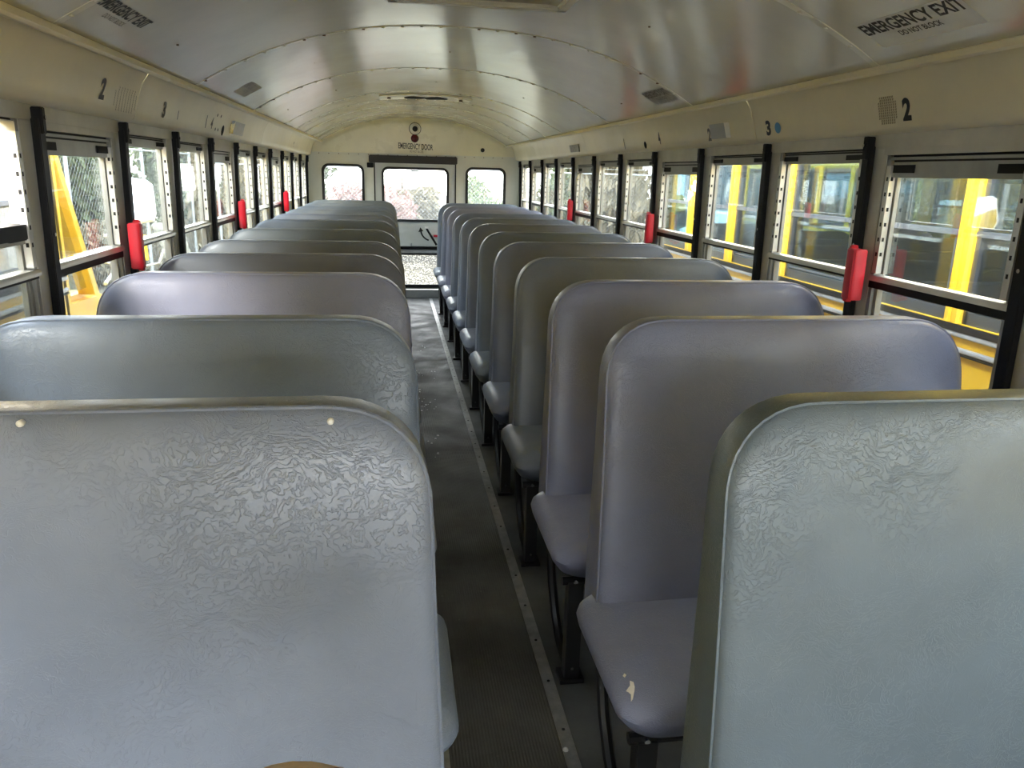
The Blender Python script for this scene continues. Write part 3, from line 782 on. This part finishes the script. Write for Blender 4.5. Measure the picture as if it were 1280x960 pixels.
def bake_into(o, name, mb, par, label=None):
    """part given in world coordinates, attached to its thing"""
    c = mb.build(name); c.parent = par; c.matrix_parent_inverse = par.matrix_world.inverted()
    if label: c['label'] = label
    return c
# two white buttons and the small wear spots on the nearest left backrest
L1 = SEATS[(-1, 0)]; bk = part_of(L1, 'backrest'); yo = L1.location.y
for (x, z) in ((-.346, 1.083), (-.722, 1.089)):
    mb = MB().lathe((x, yo + by(z, 0) - .0065, z), (0, -1, .1), [(.0045, -.006), (.0045, .001), (.003, .003), (.001, .0035)], M['white'], 14)
    bake_into(L1, 'button', mb, bk, 'white button')
# torn vinyl with exposed foam on the second right cushion
R2 = SEATS[(1, 1)]; cu = part_of(R2, 'cushion'); yo = R2.location.y

def foam_patch(pts):
    bpy.context.view_layer.update()
    o = cu.evaluated_get(bpy.context.evaluated_depsgraph_get()); inv = cu.matrix_world.inverted(); vs = []
    for (x, y) in pts:
        d = (inv.to_3x3() @ Vector((.0, .0, -1))).normalized()
        hit, loc, nrm, _ = o.ray_cast(inv @ Vector((x, y, .6)), d)
        if hit: vs.append((cu.matrix_world @ loc) + Vector((-.0012, -.0004, .0016)))
    return vs
for pts in ([(.181, 1.276), (.186, 1.281), (.188, 1.274), (.183, 1.269)],
            [(.190, 1.258), (.196, 1.252), (.195, 1.240), (.192, 1.232), (.187, 1.222), (.184, 1.216), (.180, 1.214), (.183, 1.226), (.180, 1.232), (.176, 1.236), (.182, 1.242), (.187, 1.246)]):
    vs = foam_patch(pts)
    if len(vs) > 2: bake_into(R2, 'tear', MB().add(vs, [tuple(range(len(vs)))], M['foam']), cu, 'pale torn spot showing the foam')
# stanchion with a worn rounded top, only its top edge shows at the bottom of the frame
st = empty('stanchion', (-.342, .44, 0)); tag(st, 'rounded worn tan pad top just showing at the bottom edge of the picture', 'padded post')
MB().lathe((0, 0, .8425), (0, 0, 1), [(.030, 0), (.066, .02), (.082, .05), (.086, .085), (.076, .115), (.055, .135), (.028, .145), (.001, .148)], M['tan']).build('pad', st)
MB().tube([(-.022, .01, 1.0475-.0575), (-.008, -.002, 1.0495-.0575), (.006, -.004, 1.0505-.0575), (.014, .004, 1.0500-.0575)], [.002, .004, .004, .002], M['ink'], 6).build('stitch', st)
MB().tube([(0, 0, .012), (0, 0, .85)], .017, M['blackmetal'], 12).build('pole', st)
MB().disc((0, 0, 0), (0, 0, 1), .05, .013, M['blackmetal']).build('foot', st)
# litter specks on the mat
rr = random.Random(3); mb = MB()
for (x, y, n) in ((-.088, 5.3, 7), (-.09, 4.6, 9), (.0, 5.3, 5), (-.03, 4.56, 5), (-.06, 4.0, 4), (-.07, 3.77, 3), (-.1, 4.9, 6), (-.02, 6.2, 4)):
    for i in range(n):
        px, py, r = x + rr.uniform(-.03, .03), y + rr.uniform(-.14, .14), rr.uniform(.003, .007)
        mb.lathe((px, py, .0062), (0, 0, 1), [(r, 0), (r * .7, r * .5), (.0005, r * .6)], M['white'], 6)
tag(mb.build('floor_litter', smooth=False), 'scattered pale crumbs and scraps on the aisle mat', 'litter', kind='stuff')
tag(MB().lathe((.149, 1.577, .0085), (0, 0, 1), [(.008, 0), (.006, .005), (.001, .008)], M['white'], 7).build('paper_scrap'), 'small white scrap on the metal strip near the bottom of the picture', 'scrap')

# ------------------------------------------------------------------ outside
GZ = -.95
g = MB().box((-60, -40, GZ - .2), (60, 80, GZ), M['ground']).build('ground', smooth=False)
tag(g, 'dry grassy ground of the bus yard', kind='structure')

def school_bus(name, s, xf, y0, y1, first, pitch, label, front=None, seats=True, pane='busglass', zt=1.56):
    """s = +1: stands to the right, its near side at x = xf; body runs away to s*X"""
    loc = (s * xf, (y0 + y1) / 2, GZ); root = empty(name, loc); tag(root, label, 'bus'); L = Vector(loc)
    def B(mb, nm, par=root, **k):
        o = MB(); o.v = [tuple(Vector(v) - L) for v in mb.v]; o.f, o.mi, o.mats = mb.f, mb.mi, mb.mats
        return o.build(nm, par, **k)
    W = 2.38; X = lambda d: s * (xf + d); zs = .91
    Y = M['yellow']
    # near and far lower side panels
    for d0, d1, nm in ((0, .05, 'side_panel'), (W - .05, W, 'side_panel')):
        mb = MB().box((X(d0), y0, -.42), (X(d1), y1, zs), Y); mb.box((X(d0), y0, zt), (X(d1), y1, 1.80), Y)
        B(mb, nm, smooth=False)
    # pillars
    ys = []; y = first
    while y > y0 + .1: y -= pitch
    while y < y1 - .08:
        if y > y0 + .04: ys.append(y)
        y += pitch
    for y in ys:
        for d in (0, W - .05):
            sg = 1 if d == 0 else -1; e = 0 if d == 0 else .05
            mb = MB()
            mb.prism([(X(d + e), y - .036), (X(d + e - sg * .012), y - .031), (X(d + e - sg * .012), y - .012), (X(d + e - sg * .004), y - .006), (X(d + e - sg * .004), y + .006), (X(d + e - sg * .012), y + .012), (X(d + e - sg * .012), y + .031), (X(d + e), y + .036), (X(d + .025), y + .036), (X(d + .025), y - .036)], 2, zs, zt, Y)
            mb.box((X(d + .026), y - .045, zs), (X(d + .05 if d == 0 else d), y + .045, zt), M['busbrown'])
            B(mb, 'window_pillar', smooth=False)
    # corner posts
    for y in (y0 + .03, y1 - .03):
        for d in (0, W - .05): B(MB().box((X(d), y - .03, zs), (X(d + .05), y + .03, zt), Y), 'corner_post', smooth=False)
    # windows between pillars
    edges = [y0 + .06] + ys + [y1 - .06]
    for i, (a, b) in enumerate(zip(edges, edges[1:])):
        a2, b2 = a + (.036 if i else 0), b - (.036 if i < len(edges) - 2 else 0)
        if b2 - a2 < .12: continue
        for d in (.012, W - .038):
            mb = MB(); e = .030
            mb.box((X(d), a2, zs), (X(d + e), a2 + .022, zt), M['busframe']); mb.box((X(d), b2 - .022, zs), (X(d + e), b2, zt), M['busframe'])
            mb.box((X(d), a2, zs), (X(d + e), b2, zs + .045), M['busframe']); mb.box((X(d), a2, zt - .03), (X(d + e), b2, zt), M['busframe'])
            mb.box((X(d - .004), a2, 1.226), (X(d + e), b2, 1.246), M['buschrome'])
            mb.box((X(d + .004), a2 + .034, zs + .05), (X(d + .012), a2 + .042, 1.226), M['buschrome']); mb.box((X(d + .004), a2 + .034, zs + .052), (X(d + .012), b2 - .034, zs + .060), M['buschrome'])
            w = B(mb, 'window', smooth=False)
            o = MB().box((X(d + .014), a2 + .02, zs + .04), (X(d + .018), b2 - .02, zt - .02), M[pane])
            B(o, 'pane', w, smooth=False)
    # roof arch and ends
    n = 16; po = []; 
    for i in range(n + 1):
        a = PI * i / n; po.append((X(W / 2 - W / 2 * math.cos(a)), 1.80 + .34 * math.sin(a)))
    pi_ = [(X(W / 2 - (W / 2 - .05) * math.cos(PI * i / n)), 1.79 + .30 * math.sin(PI * i / n)) for i in range(n + 1)]
    mb = MB()
    for yy in (y0, y1 - .0): pass
    mb.prism(po + pi_[::-1], 1, y0, y1, M['whitebody' if s < 0 else 'yellow']); B(mb, 'roof')
    mb = MB().box((X(.05), y0 + .05, 0), (X(W - .05), y1 - .05, -.06), M['busdark']); B(mb, 'floor_deck', smooth=False)
    mb = MB()
    for d0, d1 in ((.052, .16), (W - .16, W - .052)): mb.box((X(d0), y0 + .05, 1.50), (X(d1), y1 - .05, 1.66), M['bustan'])
    B(mb, 'header_panel', smooth=False)
    for y, nm in ((y0, 'end_wall'), (y1, 'end_wall')):
        mb = MB(); zt2 = 1.80
        mb.box((X(0), y - .03, -.42), (X(W), y + .03, .80), Y); mb.prism(po, 1, y - .03, y + .03, Y)
        mb.box((X(0), y - .03, .8), (X(.14), y + .03, 1.80), Y); mb.box((X(W - .14), y - .03, .8), (X(W), y + .03, 1.80), Y)
        mb.box((X(0), y - .03, 1.66), (X(W), y + .03, 1.80), Y); mb.box((X(W / 2 - .04), y - .03, .8), (X(W / 2 + .04), y + .03, 1.70), M['black'])
        e = B(mb, nm, smooth=False)
        B(MB().box((X(.14), y - .004, .8), (X(W - .14), y + .004, 1.68), M['busglass']), 'pane', e, smooth=False)
    # rub rails on the near side
    for z0, z1, m in ((.882, .908, 'black'), (.864, .881, 'railbright'), (.810, .828, 'railbright'), (.798, .809, 'black'), (.40, .44, 'black'), (.10, .14, 'black'), (-.2, -.16, 'black')):
        B(MB().box((X(-.016), y0 + .01, z0), (X(0), y1 - .01, z1), M[m]), 'rub_rail', bevel=.004)
    if seats:
        y = y0 + .5
        while y < y1 - .3:
            for d0 in (.10, 1.38):
                mb = MB().prism([(X(d0), .30), (X(d0), .98), (X(d0 + .06), 1.06), (X(d0 + .14), 1.09), (X(d0 + .76), 1.09), (X(d0 + .84), 1.06), (X(d0 + .90), .98), (X(d0 + .90), .30)], 1, y, y + .08, M['busdark'])
                mb.box((X(d0), y - .35, .0), (X(d0 + .9), y, .42), M['busdark'])
                B(mb, 'seat', smooth=False, bevel=.01)
            y += .68
    # wheels
    for yy in (y0 + 1.0, y1 - .9):
        for d in (.02, W - .28):
            mb = MB().lathe((X(d), yy, GZ + .48), (s, 0, 0), [(.30, 0), (.44, .0), (.48, .03), (.48, .22), (.44, .25), (.001, .25)], M['rubber'], 28)
            w = B(mb, 'wheel'); B(MB().lathe((X(d - .004), yy, GZ + .48), (s, 0, 0), [(.26, .01), (.24, .03), (.10, .03), (.08, .0), (.001, 0)], M['greyplate'], 20), 'rim', w)
    B(MB().box((X(.3), y0 + .3, -.55), (X(W - .3), y1 - .3, -.42), M['black']), 'chassis', smooth=False)
    return root, B, X
rb, B, X = school_bus('school_bus', 1, 1.80, .15, 5.95, 2.55, .672, 'yellow school bus parked close along the right windows')  # unseen end of the body cut short to let in more light
#MB_m = MB().prism([(X(2.60), 1.34), (X(2.60), 1.02), (X(2.64), 1.0), (X(2.80), 1.02), (X(2.82), 1.32), (X(2.78), 1.38), (X(2.64), 1.38)], 1, 5.02, 5.06, M['mirrorback'])

school_bus('school_bus', 1, 4.85, -4.5, 11.2, 2.2, .672, 'yellow school bus parked farther right, seen through the windows of the nearer one')
lb, B, X = school_bus('school_bus', -1, 1.80, -6.5, 3.93, 1.78, .70, 'yellow school bus with sloping windshield posts outside the left windows', seats=False, pane='skyglareglass', zt=1.50)
# cab of the left bus: sloping windshield post, quarter glass, hood, windshield
mb = MB()
for d in (0, 2.30):
    mb.add([(X(d), 3.94, 1.50), (X(d), 3.985, 1.50), (X(d), 4.33, .74), (X(d), 4.27, .74), (X(d + .08), 3.94, 1.50), (X(d + .08), 3.985, 1.50), (X(d + .08), 4.33, .74), (X(d + .08), 4.27, .74)],
           [(0, 1, 2, 3), (4, 7, 6, 5), (0, 4, 5, 1), (1, 5, 6, 2), (2, 6, 7, 3), (3, 7, 4, 0)], M['yellow'])
B(mb, 'windshield_post', smooth=False)
B(MB().add([(X(.10), 4.0, 1.46), (X(2.28), 4.0, 1.46), (X(2.28), 4.30, .76), (X(.10), 4.30, .76)], [(0, 1, 2, 3)], M['busglass']), 'windshield', smooth=False)
B(MB().add([(X(.03), 3.96, 1.40), (X(.03), 3.96, .78), (X(.03), 4.25, .78)], [(0, 1, 2)], M['busglass']), 'quarter_glass', smooth=False)
B(MB().prism([(3.93, -.3), (3.93, .76), (4.42, .74), (4.62, .68), (5.25, .58), (5.38, .50), (5.42, -.3)], 0, X(.04), X(2.34), M['yellow']), 'hood', bevel=.03)
B(MB().tube([(X(.05), 4.36, .775), (X(.10), 4.50, .80), (X(.25), 4.62, .79)], .008, M['black']), 'wiper')

def side_mirror(loc, w, h, yaw, label, arms, shell='mirrorback', tilt=0):
    r = empty('side_mirror', loc); tag(r, label, 'mirror'); r.rotation_euler = (math.radians(-15), math.radians(tilt), math.radians(yaw))
    pl = [(-w / 2, h * .42), (-w * .42, h / 2), (w * .25, h / 2), (w * .40, h * .40), (w / 2, -h * .22), (w * .46, -h * .40), (w * .1, -h * .5), (-w * .28, -h * .48), (-w / 2, -h * .2)]
    pl2 = [(x * .9, z * .92) for x, z in pl]
    mb = MB()
    v = [(x, -.018, z) for x, z in pl2] + [(x, 0, z) for x, z in pl] + [(x * .8, .06, z * .8) for x, z in pl]
    n = len(pl); mb.add(v, [(i, (i + 1) % n, n + (i + 1) % n, n + i) for i in range(n)] + [(n + i, n + (i + 1) % n, 2 * n + (i + 1) % n, 2 * n + i) for i in range(n)] + [tuple(range(n)), tuple(range(3 * n - 1, 2 * n - 1, -1))], M[shell])
    mb.build('mirror_shell', r, bevel=.004)
    MB().add([(x * .97, -.0195, z * .97) for x, z in pl2], [tuple(range(n))], M['mirrorglass']).build('mirror_face', r, smooth=False)
    for a in arms: MB().tube(a, .011, M['greyplate']).build('mirror_arm', r)
    return r
side_mirror((-1.98, 5.62, 1.165), .30, .31, 18, 'large white side mirror standing outside the second left window', [[(.02, .03, -.16), (.03, .05, -.24), (.06, .05, -.30)], [(-.16, .04, -.25), (.02, .07, -.24), (.22, .05, -.22), (.30, .3, -.24)], [(.06, .05, -.30), (.03, .06, -.40), (-.08, .06, -.46), (-.14, -.2, -.60)]], tilt=8)
mb = MB().lathe((0, 0, 0), (.25, -1, .1), [(.16, 0), (.155, .03), (.12, .06), (.06, .08), (.001, .085)], M['greyplate'], 24)
c = mb.build('convex_mirror', loc=(-1.95, 5.36, .86)); tag(c, 'round dark convex mirror below the large white side mirror', 'mirror'); c.scale = (1.1, 1, .62)
MB().tube([(.08, .02, .16), (.09, .0, -.10)], .012, M['yellow']).build('mirror_stay', c)
MB().tube([(-.14, -.03, -.12), (.05, -.04, -.17), (.16, 0, -.13), (.18, .05, .0)], .010, M['greyplate']).build('mirror_arm', c)
# convex mirror of the right bus far beyond its end
side_mirror((4.52, 6.20, 1.125), .24, .32, 150, 'white side mirror seen through the nearest right windows between the two buses', [[(.02, .03, -.15), (.0, .05, -.30), (.33, .05, -.35)]])
side_mirror((2.35, 7.0, 1.10), .22, .34, -20, 'white side mirror beyond the end of the right bus', [[(.02, .03, -.15), (.0, .05, -.30), (.2, -.3, -.45)]])

# white van farther back on the right
def van(loc, label):
    r = empty('van', loc); tag(r, label, 'van')
    body = [(-2.4, .35), (-2.4, 2.15), (-2.2, 2.45), (1.2, 2.50), (1.55, 2.38), (2.1, 1.55), (2.9, 1.30), (3.05, 1.05), (3.05, .35)]
    MB().prism(body, 0, -.95, .95, M['whitebody']).build('body', r, bevel=.05)
    for s in (-1, 1):
        MB().prism([(1.0, 1.50), (1.0, 2.15), (1.45, 2.15), (1.92, 1.50)], 0, s * .95, s * .962, M['busframe']).build('side_window', r)
        for y in (-1.5, 2.1): MB().lathe((s * .74, y, .36), (s, 0, 0), [(.20, .0), (.36, .0), (.36, .20), (.20, .22), (.001, .20)], M['rubber'], 24).build('wheel', r)
    MB().add([(-.80, 1.66, 2.30), (.80, 1.66, 2.30), (.85, 2.13, 1.58), (-.85, 2.13, 1.58)], [(0, 1, 2, 3)], M['busframe']).build('windshield', r)
    return r
v = van((6.6, 15.9, GZ), 'white van parked beyond the far right windows'); v.rotation_euler = (0, 0, math.radians(165)); v.scale = (1.15, 1.15, 1.15)

# chain-link fences
def fence(p0, p1, h, label, pitch=.075):
    p0, p1 = Vector(p0), Vector(p1); d = p1 - p0; L = d.length; u = d / L
    r = empty('chain_link_fence', tuple(p0)); tag(r, label, 'fence')
    n = int(L // 3)
    for i in range(n + 1):
        q = u * (L * i / n); MB().tube([(q.x, q.y, 0), (q.x, q.y, h + .05)], .03, M['galv']).build('fence_post', r)
    MB().tube([(0, 0, h), (u.x * L, u.y * L, h)], .02, M['galv']).build('top_rail', r)
    mb = MB(); a = -h
    while a < L:
        for sg in (1, -1):
            s0, s1 = a, a + h; z0, z1 = (0, h) if sg > 0 else (h, 0)
            if s0 < 0: z0 = z0 + sg * (-s0); s0 = 0
            if s1 > L: z1 = z1 - sg * (s1 - L); s1 = L
            if s1 - s0 < .02: continue
            A = u * s0 + Vector((0, 0, z0)); Bq = u * s1 + Vector((0, 0, z1)); w = .0013
            nn = Vector((u.y, -u.x, 0)) * w; up = Vector((-u.x * sg, -u.y * sg, 1)).normalized() * w
            mb.add([A + nn, A + up, A - nn, A - up, Bq + nn, Bq + up, Bq - nn, Bq - up], [(0, 1, 5, 4), (1, 2, 6, 5), (2, 3, 7, 6), (3, 0, 4, 7)], M['galv'])
        a += pitch
    tag(mb.build('wire_mesh', r, smooth=False), kind='stuff')
    mb = MB()
    for z in (h + .12, h + .25): mb.tube([(0, 0, z), (u.x * L, u.y * L, z)], .004, M['galv'], 5)
    mb.build('top_wires', r)
    return r
fence((-4.9, 5.2, GZ), (-4.9, 19.5, GZ), 2.6, 'chain link fence beyond the left windows', .12)
fence((-4.3, 19.5, GZ), (7.5, 19.5, GZ), 2.4, 'chain link fence behind the rear door', .10)
fr = empty('pipe_frame', (-3.0, 8.3, GZ)); tag(fr, 'pale pipe post with a top bar seen through a left window', 'pipe frame')
MB().tube([(0, 0, 0), (0, 0, 2.36), (.02, -.05, 2.40)], .035, M['galv'], 10).build('upright', fr)
MB().tube([(.0, -.02, 2.38), (.3, -1.3, 2.46), (.45, -2.4, 2.44)], .022, M['galv'], 8).build('top_bar', fr)

# bushes and trees
def foliage_mesh(name, seed, rx, ry, rz, n, size, m, trunk=True):
    rr = random.Random(seed); mb = MB(); lobes = []
    for i in range(9):
        a = rr.uniform(0, 2 * PI); lobes.append((rx * .55 * math.cos(a) * rr.random() ** .5, ry * .55 * math.sin(a) * rr.random() ** .5, rz * rr.uniform(.30, 1.45), rr.uniform(.40, .62)))
    vs = []; fs = []
    for i in range(n):
        lx, ly, lz, lr = rr.choice(lobes)
        d = Vector((rr.gauss(0, 1), rr.gauss(0, 1), rr.gauss(0, 1))).normalized() * (rr.random() ** .33)
        p = Vector((lx + d.x * rx * lr, ly + d.y * ry * lr, max(.02, lz + d.z * rz * lr)))
        a = Vector((rr.gauss(0, 1), rr.gauss(0, 1), rr.gauss(0, 1))).normalized(); b = a.orthogonal().normalized(); c = a.cross(b)
        s = size * rr.uniform(.6, 1.3); k = len(vs)
        vs += [p - b * s, p - c * s * .45 + a * s * .1, p + b * s, p + c * s * .45 + a * s * .1]; fs.append((k, k + 1, k + 2, k + 3))
    mb.add(vs, fs, m); return mb.mesh(name, smooth=False)
KINDS = {}
def bush_kind(key, seed, rx, ry, rz, n, size, m):
    root = empty('bush'); me = foliage_mesh('foliage', seed, rx, ry, rz, n, size, M[m])
    fo = bpy.data.objects.new('foliage', me); COL.objects.link(fo); fo.parent = root; fo['kind'] = 'stuff'; adopt(fo, root)
    rr = random.Random(seed); mb = MB()
    for i in range(6):
        a = rr.uniform(0, 2 * PI); q = Vector((math.cos(a) * rx * .5, math.sin(a) * ry * .5, rz * rr.uniform(.9, 1.5)))
        mb.tube([(0, 0, -.05), tuple(q * .4 + Vector((0, 0, .1))), tuple(q)], [.05, .035, .012], M['bark'], 6)
    adopt(mb.build('trunk', root), root); KINDS[key] = [root, False]
bush_kind('g', 1, 1.3, 1.3, 1.25, 6500, .085, 'leafg'); bush_kind('y', 2, 1.3, 1.4, 1.0, 7000, .115, 'leafy'); bush_kind('p', 3, 1.5, 1.3, 1.15, 6500, .09, 'leafp'); bush_kind('G', 5, 1.6, 1.6, 2.0, 9000, .155, 'leafg')
nb = 0
def bush(key, x, y, sc, rot, label, grp, zs=1):
    root, used = KINDS[key]; o = copy_tree(root) if used else root; KINDS[key][1] = True
    o.location = (x, y, GZ); o.scale = (sc, sc, sc * zs); o.rotation_euler = (0, 0, rot); tag(o, label, 'bush', grp)
GL = 'bushes behind the fence on the left'; GR = 'bushes behind the rear fence'
rr = random.Random(21)
NM = {'g': 'green leafy bush', 'G': 'tall green leafy bush', 'y': 'dry straw coloured bush', 'p': 'reddish leafy bush'}
LW = ['nearest', 'second', 'third', 'fourth', 'fifth', 'sixth']
for i, k in enumerate('GGGGG'):
    bush(k, -8.4, 5.6 + 3.75 * i, .98, rr.uniform(0, 6), NM[k] + ' behind the fence outside the left windows, %s from the camera' % LW[i], GL)
for i, k in enumerate('yyyyyy'):
    bush(k, -6.15, 6.8 + 2.3 * i, .62, rr.uniform(0, 6), 'low dry straw coloured bush just behind the left fence, %s from the camera' % LW[i], 'low dry bushes along the left fence')
for i, (x, y) in enumerate([(-13.2, 9.0), (-13.2, 13.2), (-13.2, 17.4)]):
    bush('G', x, y, 1.05, rr.uniform(0, 6), NM['G'] + ' in the back row outside the left windows, %s from the camera' % LW[i], GL)
for i, (x, y) in enumerate([(-9.0, 26.4), (-13.4, 22.6)]):
    bush('G', x, y, 1.05, rr.uniform(0, 6), NM['G'] + ' at the far left corner of the yard, %s' % ('right one' if i == 0 else 'left one'), GL)
for i, (x, y) in enumerate([(-12.4, 31.0), (-8.1, 31.0), (-3.8, 31.4)]):
    bush('G', x, y, 1.12, rr.uniform(0, 6), NM['G'] + ' in the last row beyond the left windows, ' + ('leftmost', 'middle', 'rightmost')[i], GL)
for i, (k, x, y) in enumerate([('y', -4.3, 21.8), ('p', -.9, 21.6), ('g', 2.3, 21.6), ('y', 5.8, 22.4)]):
    bush(k, x, y, 1.15 if k == 'y' else 1.0, rr.uniform(0, 6), NM[k] + ' behind the rear fence, %s from the left' % LW[i].replace('nearest', 'first'), GR, 2.0 if k == 'y' else 1.05)
for i, (k, x, y) in enumerate([('G', -4.6, 26.4), ('y', .4, 25.4), ('G', 5.8, 26.8)]):
    bush(k, x, y, 1.1, rr.uniform(0, 6), NM[k] + ' standing in the back row behind the rear fence', GR)
for i, (k, x, y) in enumerate([('G', 10.2, 8.6), ('G', 10.4, 12.6), ('y', 10.4, 16.0), ('G', 10.2, 21.4)]):
    bush(k, x, y, 1.05, rr.uniform(0, 6), NM[k] + ' past the end of the right bus, %s from the camera' % LW[i], 'bushes past the right bus')

# ------------------------------------------------------------------ sky, camera
wd = bpy.data.worlds.new('World'); SC.world = wd; wd.use_nodes = True; nt = wd.node_tree
bg = nt.nodes['Background']; tc = nt.nodes.new('ShaderNodeTexCoord'); sp = nt.nodes.new('ShaderNodeSeparateXYZ')
nt.links.new(tc.outputs['Generated'], sp.inputs[0])
r = nt.nodes.new('ShaderNodeValToRGB'); e = r.color_ramp.elements
e[0].position = .0; e[0].color = (.95, .95, .93, 1); e[1].position = .8; e[1].color = (.78, .88, 1, 1)
nt.links.new(sp.outputs['Z'], r.inputs[0]); nt.links.new(r.outputs[0], bg.inputs[0]); bg.inputs[1].default_value = 4.2
sd = bpy.data.lights.new('sun', 'SUN'); sd.energy = 3.0; sd.angle = math.radians(28); sd.color = (1, .93, .85)
so = bpy.data.objects.new('sun', sd); COL.objects.link(so); so.rotation_euler = Vector((.55, .62, -.62)).to_track_quat('-Z', 'Y').to_euler()

cam = bpy.data.cameras.new('camera'); co = bpy.data.objects.new('camera', cam); COL.objects.link(co); SC.camera = co
yaw, pitch, roll = .15724, .26728, .02606
fw = Vector((math.sin(yaw) * math.cos(pitch), math.cos(yaw) * math.cos(pitch), -math.sin(pitch)))
ri = fw.cross(Vector((0, 0, 1))).normalized(); up = ri.cross(fw)
r2 = ri * math.cos(roll) + up * math.sin(roll); u2 = -ri * math.sin(roll) + up * math.cos(roll)
mt = Matrix((r2, u2, -fw)).transposed().to_4x4(); mt.translation = Vector((-.26185, 0, 1.40342)); co.matrix_world = mt
cam.sensor_width = 36; cam.lens = 960 / 1280 * 36; cam.clip_start = .05; cam.clip_end = 300
vs_ = SC.view_settings; SC.display_settings.display_device = 'sRGB'
vs_.view_transform = 'Standard'; vs_.look = 'None'; vs_.gamma = 1; vs_.use_curve_mapping = False; vs_.exposure = 2.2
cy = SC.cycles; cy.max_bounces = 10; cy.diffuse_bounces = 5; cy.glossy_bounces = 4; cy.transparent_max_bounces = 24; cy.transmission_bounces = 6
cy.sample_clamp_indirect = 8; cy.use_denoising = True
cy.caustics_reflective = False; cy.caustics_refractive = False
